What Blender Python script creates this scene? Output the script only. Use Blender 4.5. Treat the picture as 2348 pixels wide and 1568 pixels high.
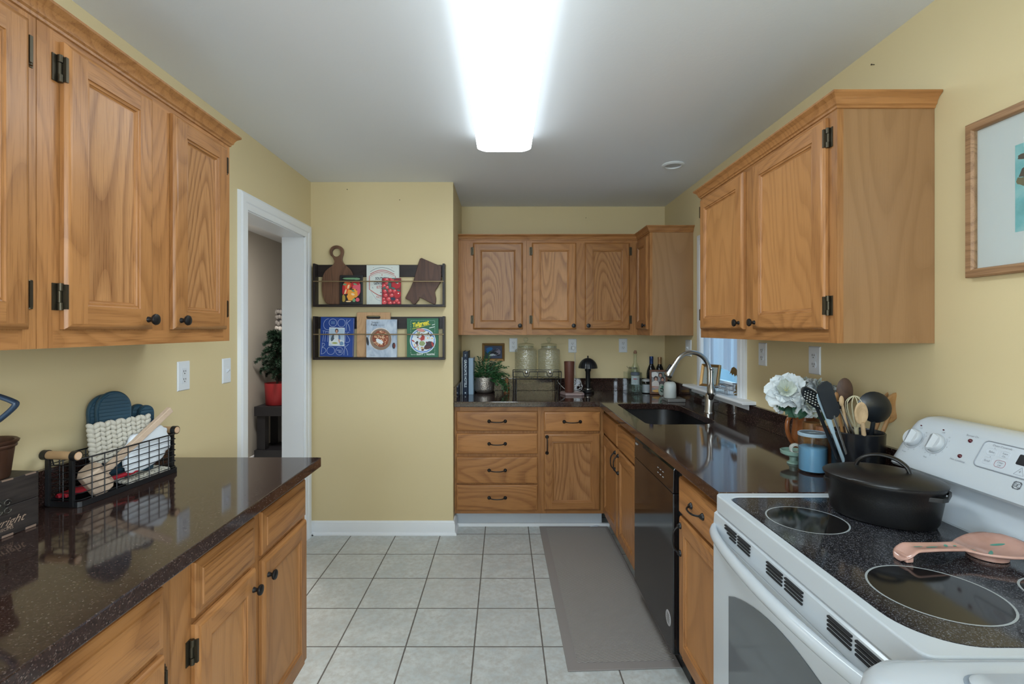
import bpy, bmesh, math, random
from mathutils import Vector, Matrix, noise as mnoise
PI = math.pi
S = bpy.context.scene
for _o in list(bpy.data.objects): bpy.data.objects.remove(_o)
C = S.collection
random.seed(7)

# ------------------------------------------------------------------ camera, world, lights, exposure
F, CX, CY, EYE = 1145.0, 1156.0, 755.0, 1.42      # focal length and vanishing point in photo pixels, eye height
cam_d = bpy.data.cameras.new('camera'); cam = bpy.data.objects.new('camera', cam_d); C.objects.link(cam)
cam.location = (0, 0, EYE); cam.rotation_euler = (PI/2, 0, 0)
cam_d.sensor_width = 36.0; cam_d.lens = F/2348*36.0
cam_d.shift_x = (1174-CX)/2348; cam_d.shift_y = -(784-CY)/2348
cam_d.clip_start = 0.03
S.camera = cam
S.view_settings.view_transform = 'Standard'; S.view_settings.look = 'None'
S.view_settings.gamma = 1.0; S.view_settings.use_curve_mapping = False
S.view_settings.exposure = 0.46
S.cycles.use_denoising = True
S.cycles.max_bounces = 10; S.cycles.transparent_max_bounces = 16
S.cycles.sample_clamp_indirect = 6.0
W = bpy.data.worlds.new('sky'); S.world = W; W.use_nodes = True
W.node_tree.nodes['Background'].inputs[0].default_value = (0.62, 0.82, 1.0, 1)
W.node_tree.nodes['Background'].inputs[1].default_value = 3.6
LIGHT_TUBE = 10.5          # radiance of the ceiling fixture's lens
def area(name, loc, rot, sx, sy, power, col):
    l = bpy.data.lights.new(name, 'AREA'); l.shape = 'RECTANGLE'; l.size = sx; l.size_y = sy
    l.energy = power; l.color = col
    o = bpy.data.objects.new(name, l); C.objects.link(o); o.location = loc; o.rotation_euler = rot
    return o
# fill lamps added behind the camera, in wall openings made for them
area('fill_rear', (-.78, -2.75, 1.62), (PI/2, 0, 0), .82, 1.3, 32, (.76, .88, 1.0))
area('fill_left', (-1.50, -1.45, 1.62), (PI/2, 0, -PI/2), 1.65, 1.3, 32, (.76, .88, 1.0))
area('fill_right', (1.50, -1.45, 1.62), (PI/2, 0, PI/2), 1.65, 1.3, 70, (.80, .90, 1.0))
# unseen fill lamp added to brighten the hallway
area('fill_hall', (-2.05, 4.1, 2.40), (0, 0, 0), 0.35, 0.35, 30, (1.0, 0.93, 0.84))

# ------------------------------------------------------------------ helpers
def wx(px, Y): return (px-CX)*Y/F
def wz(py, Y): return EYE-(py-CY)*Y/F
def lin(c):
    if isinstance(c, str):
        c = [int(c[i:i+2], 16)/255 for i in (0, 2, 4)]
    return tuple((v/12.92 if v <= .04045 else ((v+.055)/1.055)**2.4) for v in c)

class MB:
    def __init__(s): s.bm = bmesh.new()
    def face(s, pts, m=0):
        vs = [s.bm.verts.new(p) for p in pts]
        f = s.bm.faces.new(vs); f.material_index = m; return f
    def box(s, x0, x1, y0, y1, z0, z1, m=0):
        if x0 > x1: x0, x1 = x1, x0
        if y0 > y1: y0, y1 = y1, y0
        if z0 > z1: z0, z1 = z1, z0
        v = [s.bm.verts.new((x, y, z)) for z in (z0, z1) for y in (y0, y1) for x in (x0, x1)]
        for q in ((0,2,3,1),(4,5,7,6),(0,1,5,4),(2,6,7,3),(0,4,6,2),(1,3,7,5)):
            s.bm.faces.new([v[i] for i in q]).material_index = m
        return s
    def obox(s, c, ux, uy, uz, hx, hy, hz, m=0):
        c, ux, uy, uz = Vector(c), Vector(ux).normalized(), Vector(uy).normalized(), Vector(uz).normalized()
        v = [s.bm.verts.new(c+ux*a*hx+uy*b*hy+uz*d*hz) for d in (-1, 1) for b in (-1, 1) for a in (-1, 1)]
        for q in ((0,2,3,1),(4,5,7,6),(0,1,5,4),(2,6,7,3),(0,4,6,2),(1,3,7,5)):
            s.bm.faces.new([v[i] for i in q]).material_index = m
        return s
    def prism(s, pts, lo, hi, axis='z', m=0, mtop=None):
        f = {'z': lambda a, b, h: (a, b, h), 'y': lambda a, b, h: (a, h, b), 'x': lambda a, b, h: (h, a, b)}[axis]
        A = [s.bm.verts.new(f(a, b, lo)) for a, b in pts]; B = [s.bm.verts.new(f(a, b, hi)) for a, b in pts]
        n = len(pts)
        s.bm.faces.new(A).material_index = m if mtop is None else mtop
        s.bm.faces.new(B[::-1]).material_index = m
        for i in range(n):
            j = (i+1) % n; s.bm.faces.new((A[j], A[i], B[i], B[j])).material_index = m
        return s
    def loft(s, rings, cap0=True, cap1=True, m=0, closed=True):
        R = [[s.bm.verts.new(p) for p in r] for r in rings]; n = len(R[0])
        for a, b in zip(R, R[1:]):
            for i in range(n if closed else n-1):
                j = (i+1) % n
                s.bm.faces.new((a[i], a[j], b[j], b[i])).material_index = m
        if cap0: s.bm.faces.new(R[0][::-1]).material_index = m
        if cap1: s.bm.faces.new(R[-1]).material_index = m
        return s
    def tube(s, pts, r, n=8, closed=False, m=0, cap=True):
        P = [Vector(p) for p in pts]; k = len(P)
        rr = r if isinstance(r, (list, tuple)) else [r]*k
        rings = []; nrm = None
        for i in range(k):
            if closed: t = P[(i+1) % k]-P[i-1]
            else: t = P[min(i+1, k-1)]-P[max(i-1, 0)]
            t = t.normalized()
            if nrm is None:
                a = Vector((0, 0, 1)) if abs(t.z) < .9 else Vector((1, 0, 0))
                nrm = (a-t*a.dot(t)).normalized()
            else:
                nrm = (nrm-t*nrm.dot(t))
                nrm = nrm.normalized() if nrm.length > 1e-6 else Vector((1, 0, 0))
            b = t.cross(nrm)
            rings.append([P[i]+(nrm*math.cos(q)+b*math.sin(q))*rr[i] for q in [2*PI*j/n for j in range(n)]])
        if closed: rings.append(rings[0])
        return s.loft(rings, cap and not closed, cap and not closed, m)
    def cyl(s, p0, p1, r0, r1=None, n=20, m=0):
        return s.tube([p0, p1], [r0, r0 if r1 is None else r1], n, m=m)
    def lathe(s, prof, c=(0, 0), n=32, m=0, axis='z', mfun=None):
        # prof: (radius, height); axis 'z' turns about z at c=(x,y); 'y-' turns about -y with c=(x,z) and height = -y ; 'x' about x with c=(y,z)
        def pt(r, h, a):
            u, v = r*math.cos(a), r*math.sin(a)
            if axis == 'z': return (c[0]+u, c[1]+v, h)
            if axis == 'y-': return (c[0]+u, -h, c[1]+v)
            return (h, c[0]+u, c[1]+v)
        rings = []
        for r, h in prof:
            rings.append([s.bm.verts.new(pt(r, h, 0))] if r < 1e-6 else [s.bm.verts.new(pt(r, h, 2*PI*j/n)) for j in range(n)])
        for k, (a, b) in enumerate(zip(rings, rings[1:])):
            mi = mfun(k) if mfun else m
            if len(a) == 1 and len(b) == 1: continue
            for i in range(n):
                j = (i+1) % n
                if len(a) == 1: f = (a[0], b[j], b[i])
                elif len(b) == 1: f = (a[i], a[j], b[0])
                else: f = (a[i], a[j], b[j], b[i])
                s.bm.faces.new(f).material_index = mi
        return s
    def ball(s, c, rx, ry=None, rz=None, n=16, m=0, rot=None):
        ry = rx if ry is None else ry; rz = rx if rz is None else rz; c = Vector(c); k = max(6, n//2)
        rings = []
        for i in range(k+1):
            t = PI*i/k; row = []
            for j in range(1 if i in (0, k) else n):
                a = 2*PI*j/n; v = Vector((rx*math.sin(t)*math.cos(a), ry*math.sin(t)*math.sin(a), -rz*math.cos(t)))
                if rot: v = rot @ v
                row.append(s.bm.verts.new(c+v))
            rings.append(row)
        for a, b in zip(rings, rings[1:]):
            for i in range(n):
                j = (i+1) % n
                if len(a) == 1: f = (a[0], b[j], b[i])
                elif len(b) == 1: f = (a[i], a[j], b[0])
                else: f = (a[i], a[j], b[j], b[i])
                s.bm.faces.new(f).material_index = m
        return s
    def grid(s, fn, nu, nv, m=0):
        V = [[s.bm.verts.new(fn(i/nu, j/nv)) for j in range(nv+1)] for i in range(nu+1)]
        for i in range(nu):
            for j in range(nv):
                s.bm.faces.new((V[i][j], V[i+1][j], V[i+1][j+1], V[i][j+1])).material_index = m
        return s
    def sweep(s, path, prof, up, m=0, closed=False, flip=1):
        # mitred moulding: prof = (side, up) pairs, side = left-hand normal of the path in the plane with normal up
        P = [Vector(p) for p in path]; up = Vector(up).normalized(); k = len(P); rings = []
        for i in range(k):
            d0 = (P[i]-P[i-1]).normalized() if (i > 0 or closed) else None
            d1 = (P[(i+1) % k]-P[i]).normalized() if (i < k-1 or closed) else None
            n0 = up.cross(d0)*flip if d0 else None; n1 = up.cross(d1)*flip if d1 else None
            if n0 is None: sd = n1
            elif n1 is None: sd = n0
            else:
                b = (n0+n1).normalized(); sd = b/max(.2, b.dot(n0))
            rings.append([P[i]+sd*a+up*h for a, h in prof])
        if closed: rings.append(rings[0])
        return s.loft(rings, not closed, not closed, m)
    def stroke(s, pts, w, fn, m=0):
        # flat ribbon along 2-D points, fn maps (u,v) to 3-D
        P = [Vector((p[0], p[1])) for p in pts]; k = len(P); L = []
        for i in range(k):
            d = P[min(i+1, k-1)]-P[max(i-1, 0)]
            d = d.normalized() if d.length > 1e-9 else Vector((1, 0)); n = Vector((-d.y, d.x))*w/2
            L.append((P[i]+n, P[i]-n))
        for a, b in zip(L, L[1:]):
            s.face([fn(*a[0]), fn(*a[1]), fn(*b[1]), fn(*b[0])], m)
        return s
    def blob(s, u, v, ru, rv, fn, m=0, n=14, wob=0.0, rot=0.0):
        pts = []
        for i in range(n):
            a = 2*PI*i/n; k = 1+wob*random.uniform(-1, 1)
            x, y = ru*k*math.cos(a), rv*k*math.sin(a)
            pts.append(fn(u+x*math.cos(rot)-y*math.sin(rot), v+x*math.sin(rot)+y*math.cos(rot)))
        s.face(pts, m); return s
    def text(s, txt, size, M, m=0, sx=1.0, shear=0.0, align='CENTER', bold=0.0):
        cu = bpy.data.curves.new('t', 'FONT'); cu.body = txt; cu.size = size; cu.shear = shear
        cu.align_x = align; cu.align_y = 'CENTER'; cu.offset = bold; cu.resolution_u = 3
        o = bpy.data.objects.new('t', cu); C.objects.link(o)
        dg = bpy.context.evaluated_depsgraph_get(); me = bpy.data.meshes.new_from_object(o.evaluated_get(dg))
        vs = [s.bm.verts.new(M @ Vector((v.co.x*sx, v.co.y, 0))) for v in me.vertices]
        for p in me.polygons:
            try: s.bm.faces.new([vs[i] for i in p.vertices]).material_index = m
            except ValueError: pass
        bpy.data.objects.remove(o); bpy.data.curves.remove(cu); bpy.data.meshes.remove(me)
        return s
def frameM(o, x, y):
    x, y, o = Vector(x).normalized(), Vector(y).normalized(), Vector(o); z = x.cross(y)
    return Matrix(((x.x, y.x, z.x, o.x), (x.y, y.y, z.y, o.y), (x.z, y.z, z.z, o.z), (0, 0, 0, 1)))

def chain(o):
    M = Matrix.Identity(4)
    while o is not None:
        M = o.matrix_basis @ M; o = o.parent
    return M
def obj(name, mb, mats, parent=None, smooth=None, bevel=None, world=False, recalc=True, seg=2, solid=None, sub=0):
    if recalc: bmesh.ops.recalc_face_normals(mb.bm, faces=mb.bm.faces[:])
    me = bpy.data.meshes.new(name); 
    if world and parent is not None: mb.bm.transform(chain(parent).inverted())
    mb.bm.to_mesh(me); mb.bm.free()
    for m in (mats if isinstance(mats, (list, tuple)) else [mats]): me.materials.append(m)
    if smooth is not None:
        me.shade_smooth()
        if smooth < 180: me.set_sharp_from_angle(angle=math.radians(smooth))
    o = bpy.data.objects.new(name, me); C.objects.link(o)
    if parent is not None: o.parent = parent
    if solid:
        d = o.modifiers.new('s', 'SOLIDIFY'); d.thickness = solid; d.offset = 0
    if sub:
        d = o.modifiers.new('u', 'SUBSURF'); d.levels = d.render_levels = sub
    if bevel:
        b = o.modifiers.new('b', 'BEVEL'); b.width = bevel; b.segments = seg; b.limit_method = 'ANGLE'; b.angle_limit = math.radians(35)
    return o
def tag(o, label, cat, group=None):
    o['label'] = label; o['category'] = cat
    if group: o['group'] = group
    return o
def thing(name, label, cat, loc, rotz=0.0, group=None):
    o = bpy.data.objects.new(name, None); C.objects.link(o); o.location = loc; o.rotation_euler = (0, 0, rotz)
    o.empty_display_size = .05
    return tag(o, label, cat, group)
def struct(name, mb, mats, parent=None, **k):
    o = obj(name, mb, mats, parent, **k)
    if parent is None: o['kind'] = 'structure'
    return o
def plabel(o, t): o['label'] = t; return o
def cut(o, mb):
    bmesh.ops.recalc_face_normals(mb.bm, faces=mb.bm.faces[:])
    me = bpy.data.meshes.new('cutter'); mb.bm.to_mesh(me); mb.bm.free()
    c = bpy.data.objects.new('cutter', me); C.objects.link(c)
    b = o.modifiers.new('x', 'BOOLEAN'); b.operation = 'DIFFERENCE'; b.object = c; b.solver = 'EXACT'
    bpy.context.view_layer.update()
    dg = bpy.context.evaluated_depsgraph_get(); new = bpy.data.meshes.new_from_object(o.evaluated_get(dg))
    old = o.data; o.modifiers.clear(); o.data = new; new.name = old.name
    bpy.data.objects.remove(c); bpy.data.meshes.remove(me)
    return o
def rrect(x0, x1, y0, y1, r, n=6):
    if not isinstance(r, (list, tuple)): r = [r]*4
    out = []
    for (cx, cy, a0, rr) in ((x1-r[0], y1-r[0], 0, r[0]), (x0+r[1], y1-r[1], 90, r[1]), (x0+r[2], y0+r[2], 180, r[2]), (x1-r[3], y0+r[3], 270, r[3])):
        for i in range(n+1):
            a = math.radians(a0+90*i/n); out.append((cx+rr*math.cos(a), cy+rr*math.sin(a)))
    return out
def circle(cx, cy, r, n=32, ry=None):
    ry = r if ry is None else ry
    return [(cx+r*math.cos(2*PI*i/n), cy+ry*math.sin(2*PI*i/n)) for i in range(n)]
def arc(c, r, a0, a1, n, ry=None):
    ry = r if ry is None else ry
    return [(c[0]+r*math.cos(math.radians(a0+(a1-a0)*i/n)), c[1]+ry*math.sin(math.radians(a0+(a1-a0)*i/n))) for i in range(n+1)]
def smoothpts(P, k=6, closed=False):
    P = [Vector(p) for p in P]; out = []; n = len(P)
    for i in range(n if closed else n-1):
        if closed: a, b, c, d = P[i-1], P[i], P[(i+1) % n], P[(i+2) % n]
        else: a, b, c, d = P[max(i-1, 0)], P[i], P[i+1], P[min(i+2, n-1)]
        for j in range(k):
            t = j/k
            out.append(.5*((2*b)+(c-a)*t+(2*a-5*b+4*c-d)*t*t+(3*b-a-3*c+d)*t**3))
    if not closed: out.append(P[-1])
    return out

# ------------------------------------------------------------------ materials
MATS = {}
def mat(name, col, rough=.5, metal=0.0, spec=.5, coat=0.0, emit=None, emits=1.0, bump=None, bscale=200, sheen=0.0):
    if name in MATS: return MATS[name]
    m = bpy.data.materials.new(name); m.use_nodes = True; nt = m.node_tree; b = nt.nodes['Principled BSDF']
    c = lin(col) if isinstance(col, str) else col
    b.inputs['Base Color'].default_value = (*c, 1); b.inputs['Roughness'].default_value = rough
    b.inputs['Metallic'].default_value = metal; b.inputs['Specular IOR Level'].default_value = spec
    b.inputs['Coat Weight'].default_value = coat; b.inputs['Coat Roughness'].default_value = .05
    b.inputs['Sheen Weight'].default_value = sheen
    if emit:
        b.inputs['Emission Color'].default_value = (*(lin(emit) if isinstance(emit, str) else emit), 1); b.inputs['Emission Strength'].default_value = emits
    if bump:
        t = nt.nodes.new('ShaderNodeTexNoise'); t.inputs['Scale'].default_value = bscale; t.inputs['Detail'].default_value = 3
        tc = nt.nodes.new('ShaderNodeTexCoord'); nt.links.new(tc.outputs['Object'], t.inputs['Vector'])
        bp = nt.nodes.new('ShaderNodeBump'); bp.inputs['Strength'].default_value = bump; bp.inputs['Distance'].default_value = .002
        nt.links.new(t.outputs[0], bp.inputs['Height']); nt.links.new(bp.outputs[0], b.inputs['Normal'])
    MATS[name] = m; return m
class NT:
    def __init__(s, name):
        s.m = bpy.data.materials.new(name); s.m.use_nodes = True; s.t = s.m.node_tree; s.b = s.t.nodes['Principled BSDF']; MATS[name] = s.m
    def n(s, ty, **kw):
        nd = s.t.nodes.new('ShaderNode'+ty)
        for k, v in kw.items(): setattr(nd, k, v)
        return nd
    def l(s, a, b): s.t.links.new(a, b)
    def setin(s, nd, i, v):
        if hasattr(v, 'is_output') or isinstance(v, bpy.types.NodeSocket): s.l(v, nd.inputs[i])
        else: nd.inputs[i].default_value = v
    def math(s, op, a, b=0.0, c=None):
        nd = s.n('Math', operation=op); s.setin(nd, 0, a); s.setin(nd, 1, b)
        if c is not None: s.setin(nd, 2, c)
        return nd.outputs[0]
    def mix(s, f, a, b, mode='MIX'):
        nd = s.n('Mix', data_type='RGBA', blend_type=mode); s.setin(nd, 0, f)
        for i, v in ((6, a), (7, b)):
            if isinstance(v, (tuple, list)): v = (*v[:3], 1)
            s.setin(nd, i, v)
        return nd.outputs[2]
    def ramp(s, f, stops, interp='LINEAR'):
        nd = s.n('ValToRGB'); nd.color_ramp.interpolation = interp; s.setin(nd, 0, f); e = nd.color_ramp.elements
        while len(e) < len(stops): e.new(.5)
        for el, (p, c) in zip(e, stops):
            el.position = p; el.color = (*(c if isinstance(c, (tuple, list)) else (c, c, c)), 1)
        return nd.outputs[0]
    def coords(s, scale=(1, 1, 1), rnd=0.0, kind='Object', rot=(0, 0, 0)):
        tc = s.n('TexCoord'); v = tc.outputs[kind]
        if rnd:
            oi = s.n('ObjectInfo'); mu = s.math('MULTIPLY', oi.outputs['Random'], rnd)
            cb = s.n('CombineXYZ'); s.l(mu, cb.inputs[0]); s.l(mu, cb.inputs[1]); s.l(s.math('MULTIPLY', mu, .37), cb.inputs[2])
            ad = s.n('VectorMath', operation='ADD'); s.l(v, ad.inputs[0]); s.l(cb.outputs[0], ad.inputs[1]); v = ad.outputs[0]
        mp = s.n('Mapping'); mp.inputs['Scale'].default_value = scale; mp.inputs['Rotation'].default_value = rot; s.l(v, mp.inputs[0])
        return mp.outputs[0]
    def noise(s, v, scale, detail=2, rough=.5, dist=0.0):
        nd = s.n('TexNoise'); s.l(v, nd.inputs['Vector']); nd.inputs['Scale'].default_value = scale
        nd.inputs['Detail'].default_value = detail; nd.inputs['Roughness'].default_value = rough; nd.inputs['Distortion'].default_value = dist
        return nd.outputs[0]
    def voro(s, v, scale, feature='F1'):
        nd = s.n('TexVoronoi', feature=feature); s.l(v, nd.inputs['Vector']); nd.inputs['Scale'].default_value = scale; return nd
    def bump(s, h, strength=.3, dist=.002):
        nd = s.n('Bump'); nd.inputs['Strength'].default_value = strength; nd.inputs['Distance'].default_value = dist
        s.l(h, nd.inputs['Height']); s.l(nd.outputs[0], s.b.inputs['Normal'])
    def color(s, c): s.setin(s.b, 'Base Color', (*c[:3], 1) if isinstance(c, (tuple, list)) else c)
    def rough(s, r): s.setin(s.b, 'Roughness', r)

def oak(name, base, dark, axis='z', lines=26.0, rings=.42, rough=.36, nscale=3.2, pores=.4):
    k = NT(name); st = {'z': (1, 1, .22), 'x': (.22, 1, 1), 'y': (1, .22, 1)}[axis]; sp = {'z': (1, 1, .035), 'x': (.035, 1, 1), 'y': (1, .035, 1)}[axis]
    v = k.coords(st, rnd=23.0); n1 = k.noise(v, nscale, 1.5, .45, .25)
    fr = k.math('FRACT', k.math('MULTIPLY', n1, lines))
    line = k.ramp(fr, [(0, 1.0), (.18, .75), (.45, .12), (.85, 0.0), (1, .65)])
    v2 = k.coords(sp, rnd=23.0); n2 = k.noise(v2, 260, 2, .6); po = k.ramp(n2, [(.50, 0.0), (.68, 1.0)])
    n3 = k.noise(k.coords(st, rnd=11.0), 9, 2); 
    f = k.math('MULTIPLY', line, rings)
    f = k.math('ADD', f, k.math('MULTIPLY', po, pores))
    f = k.math('ADD', f, k.math('MULTIPLY', k.math('SUBTRACT', n3, .5), .36))
    nd = k.n('Clamp'); k.l(f, nd.inputs[0])
    c = k.mix(nd.outputs[0], base, dark)
    oi = k.n('ObjectInfo'); hv = k.n('HueSaturation'); k.l(c, hv.inputs['Color'])
    k.l(k.math('MULTIPLY_ADD', oi.outputs['Random'], .22, .89), hv.inputs['Value'])
    k.color(hv.outputs[0]); k.rough(rough); k.b.inputs['Specular IOR Level'].default_value = .34; k.bump(k.math('ADD', po, line), .12, .001)
    return k.m
OB, OD = (.385, .175, .060), (.19, .074, .022)
oak_v = oak('oak_vertical_grain', OB, OD, 'z'); oak_h = oak('oak_horizontal_grain', OB, OD, 'x')
oak_p = oak('oak_cathedral_panel', (.42, .205, .080), (.185, .072, .024), 'z', 36, .62, .34, 2.6)
oak_q = oak('oak_quiet_panel', (.425, .200, .070), (.28, .120, .038), 'z', 22, .45, .36, 3.0, .35)
oak_d = oak('oak_drawer_front', (.39, .175, .057), (.20, .078, .023), 'x', 22, .6, .36, 3.0)
maple = oak('maple_veneer', (.345, .190, .088), (.24, .125, .054), 'z', 14, .40, .42, 3.5, .12)
walnut = oak('walnut', (.155, .078, .045), (.062, .030, .020), 'z', 16, .55, .45, 5, .35)
walnut2 = oak('dark_walnut', (.105, .052, .036), (.045, .022, .016), 'z', 14, .5, .45, 5, .35)
bamboo = oak('bamboo', (.52, .32, .17), (.36, .20, .095), 'z', 40, .35, .45, 6, .3)
beech = oak('pale_beech', (.58, .44, .33), (.46, .33, .23), 'y', 14, .3, .5, 6, .35)
framewood = oak('frame_oak', (.34, .195, .10), (.17, .088, .042), 'y', 20, .55, .45, 5, .4)
ebony = oak('espresso_stained_wood', (.022, .015, .014), (.010, .007, .007), 'x', 14, .5, .4, 5, .3)
tealwood = oak('turned_wood', (.34, .15, .062), (.16, .062, .026), 'z', 18, .6, .38, 12, .3)

k = NT('brown_granite'); v = k.coords()
vo = k.voro(v, 430); sp = k.n('SeparateColor'); k.l(vo.outputs['Color'], sp.inputs[0])
n = k.noise(v, 60, 3)
spk = k.ramp(sp.outputs[0], [(0, (.012, .007, .006)), (.40, (.024, .013, .011)), (.70, (.040, .021, .017)), (.88, (.060, .032, .026)), (.95, (.09, .056, .046)), (1, (.15, .115, .10))])
k.color(k.mix(k.ramp(n, [(.4, 0.0), (.65, .55)]), spk, (.030, .015, .012))); k.rough(.07); k.b.inputs['Specular IOR Level'].default_value = .8
granite = k.m

k = NT('yellow_wall_paint'); v = k.coords(); n = k.noise(v, 1.3, 3)
k.color(k.mix(n, (.65, .535, .305), (.68, .565, .33))); k.rough(.62); k.bump(k.noise(v, 180, 2), .05, .002); paint = k.m
k = NT('ceiling_paint'); v = k.coords(); k.color((.79, .815, .85)); k.rough(.8); k.bump(k.noise(v, 90, 3), .12, .003); ceil_m = k.m
white_trim = mat('white_trim', (.78, .81, .84), .35)
taupe = mat('taupe_hall_paint', (.41, .385, .345), .65)

k = NT('ceramic_floor_tile')
tc = k.n('TexCoord'); sx = k.n('SeparateXYZ'); k.l(tc.outputs['Object'], sx.inputs[0]); T = .3068
u = k.math('MULTIPLY', k.math('ADD', sx.outputs[0], .134), 1/T); w_ = k.math('MULTIPLY', k.math('SUBTRACT', sx.outputs[1], 2.235), 1/T)
def edge(q):
    f = k.math('FRACT', q); return k.math('MINIMUM', f, k.math('SUBTRACT', 1.0, f))
nz = k.noise(tc.outputs['Object'], 30, 3)
d = k.math('ADD', k.math('MINIMUM', edge(u), edge(w_)), k.math('MULTIPLY', k.math('SUBTRACT', nz, .5), .006))
tilef = k.ramp(d, [(.0075, 0.0), (.0125, 1.0)])
cb = k.n('CombineXYZ'); k.l(k.math('FLOOR', u), cb.inputs[0]); k.l(k.math('FLOOR', w_), cb.inputs[1])
wn = k.n('TexWhiteNoise'); k.l(cb.outputs[0], wn.inputs['Vector'])
ad = k.n('VectorMath', operation='ADD'); k.l(tc.outputs['Object'], ad.inputs[0]); k.l(wn.outputs['Color'], ad.inputs[1])
n1 = k.noise(ad.outputs[0], 9, 6, .62); n2 = k.noise(ad.outputs[0], 38, 4, .65)
tcol = k.mix(k.ramp(n1, [(.35, 0.0), (.65, 1.0)]), (.47, .515, .52), (.60, .63, .62))
tcol = k.mix(k.ramp(n2, [(.40, 0.0), (.66, .75)]), tcol, (.43, .42, .39))
tcol = k.mix(k.math('MULTIPLY', wn.outputs['Value'], .22), tcol, (.50, .48, .44))
k.color(k.mix(tilef, (.115, .10, .088), tcol)); k.rough(k.ramp(tilef, [(0, .85), (1, .42)])); k.bump(k.math('ADD', tilef, k.math('MULTIPLY', n2, .06)), .35, .003)
tile = k.m

k = NT('ribbed_mat'); tc = k.n('TexCoord'); mp = k.n('Mapping'); k.l(tc.outputs['Object'], mp.inputs[0]); mp.inputs['Rotation'].default_value = (0, 0, math.radians(-20))
wv = k.n('TexWave', bands_direction='Y'); k.l(mp.outputs[0], wv.inputs['Vector']); wv.inputs['Scale'].default_value = 36; wv.inputs['Distortion'].default_value = .6; wv.inputs['Detail'].default_value = 1
wv2 = k.n('TexWave', bands_direction='X'); k.l(mp.outputs[0], wv2.inputs['Vector']); wv2.inputs['Scale'].default_value = 60
h = k.math('ADD', wv.outputs[1], k.math('MULTIPLY', wv2.outputs[1], .4)); nz = k.noise(tc.outputs['Object'], 9, 3)
c = k.mix(k.math('MULTIPLY', h, .7), (.165, .150, .140), (.42, .395, .372)); k.color(k.mix(k.math('MULTIPLY', nz, .35), c, (.30, .265, .24))); k.rough(.9); k.bump(h, .6, .003); matweave = k.m
mat_border = mat('mat_border', (.25, .225, .215), .85, bump=.2, bscale=400)

black_iron = mat('black_iron', (.012, .012, .013), .38, metal=.3, spec=.5)
bronze = mat('antique_bronze', (.070, .058, .038), .42, metal=.8)
black_plastic = mat('black_plastic', (.01, .01, .011), .35)
black_gloss = mat('dishwasher_black', (.008, .008, .009), .09, spec=.6)
white_enamel = mat('white_enamel', (.50, .545, .585), .16, spec=.5)
white_plastic = mat('white_plastic', (.74, .77, .80), .35)
k = NT('ceramic_glass_cooktop'); v = k.coords(); vo = k.voro(v, 650); sc_ = k.n('SeparateColor'); k.l(vo.outputs['Color'], sc_.inputs[0])
k.color(k.ramp(sc_.outputs[0], [(0, (.006, .006, .008)), (.6, (.014, .014, .018)), (.82, (.045, .046, .055)), (1, (.15, .155, .17))])); k.rough(.09); cookglass = k.m
burner_m = mat('burner_zone', (.008, .008, .009), .07); ring_m = mat('burner_ring', (.30, .33, .34), .3)
k = NT('cast_iron'); v = k.coords(); k.color((.0045, .0045, .005)); k.rough(.38); k.bump(k.noise(v, 350, 3), .25, .001); cast = k.m
steel = mat('brushed_steel', (.50, .49, .47), .27, metal=1.0); chrome = mat('chrome', (.7, .71, .72), .12, metal=1.0)
composite = mat('black_composite_sink', (.006, .006, .007), .35)
brass = mat('brass', (.35, .22, .08), .35, metal=.9); gold = mat('gold_leaf', (.36, .21, .08), .38, metal=.7)
paper = mat('paper', (.75, .72, .66), .8)

def glassy(name, tint, gloss=.06, rough=.02, bumpscale=None, bstr=.6, opac=0.0, body=(.5, .55, .5)):
    m = bpy.data.materials.new(name); m.use_nodes = True; nt = m.node_tree; nt.nodes.clear()
    out = nt.nodes.new('ShaderNodeOutputMaterial'); tr = nt.nodes.new('ShaderNodeBsdfTransparent'); gl = nt.nodes.new('ShaderNodeBsdfGlossy')
    tr.inputs[0].default_value = (*tint, 1); gl.inputs['Roughness'].default_value = rough
    lw = nt.nodes.new('ShaderNodeLayerWeight'); lw.inputs[0].default_value = .25
    mr = nt.nodes.new('ShaderNodeMapRange'); mr.inputs['To Min'].default_value = gloss; mr.inputs['To Max'].default_value = .75
    nt.links.new(lw.outputs['Facing'], mr.inputs[0])
    pw = nt.nodes.new('ShaderNodeMath'); pw.operation = 'POWER'; nt.links.new(mr.outputs[0], pw.inputs[0]); pw.inputs[1].default_value = 1.4
    mx = nt.nodes.new('ShaderNodeMixShader'); nt.links.new(pw.outputs[0], mx.inputs[0]); nt.links.new(tr.outputs[0], mx.inputs[1]); nt.links.new(gl.outputs[0], mx.inputs[2])
    last = mx
    if opac:
        df = nt.nodes.new('ShaderNodeBsdfDiffuse'); df.inputs[0].default_value = (*body, 1)
        m2 = nt.nodes.new('ShaderNodeMixShader'); m2.inputs[0].default_value = opac; nt.links.new(mx.outputs[0], m2.inputs[1]); nt.links.new(df.outputs[0], m2.inputs[2]); last = m2
    if bumpscale:
        tc = nt.nodes.new('ShaderNodeTexCoord'); vo = nt.nodes.new('ShaderNodeTexVoronoi'); vo.inputs['Scale'].default_value = bumpscale; vo.feature = 'SMOOTH_F1'
        nt.links.new(tc.outputs['Object'], vo.inputs['Vector']); bp = nt.nodes.new('ShaderNodeBump'); bp.inputs['Strength'].default_value = bstr; bp.inputs['Distance'].default_value = .006; bp.invert = True
        nt.links.new(vo.outputs['Distance'], bp.inputs['Height'])
        for nd in (gl, lw): nt.links.new(bp.outputs[0], nd.inputs['Normal'])
        if opac: nt.links.new(bp.outputs[0], df.inputs['Normal'])
    nt.links.new(last.outputs[0], out.inputs[0]); MATS[name] = m; return m
clear = glassy('clear_glass', (.95, .97, .96)); pane_m = glassy('window_pane', (.93, .97, 1.0), .04)
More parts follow.
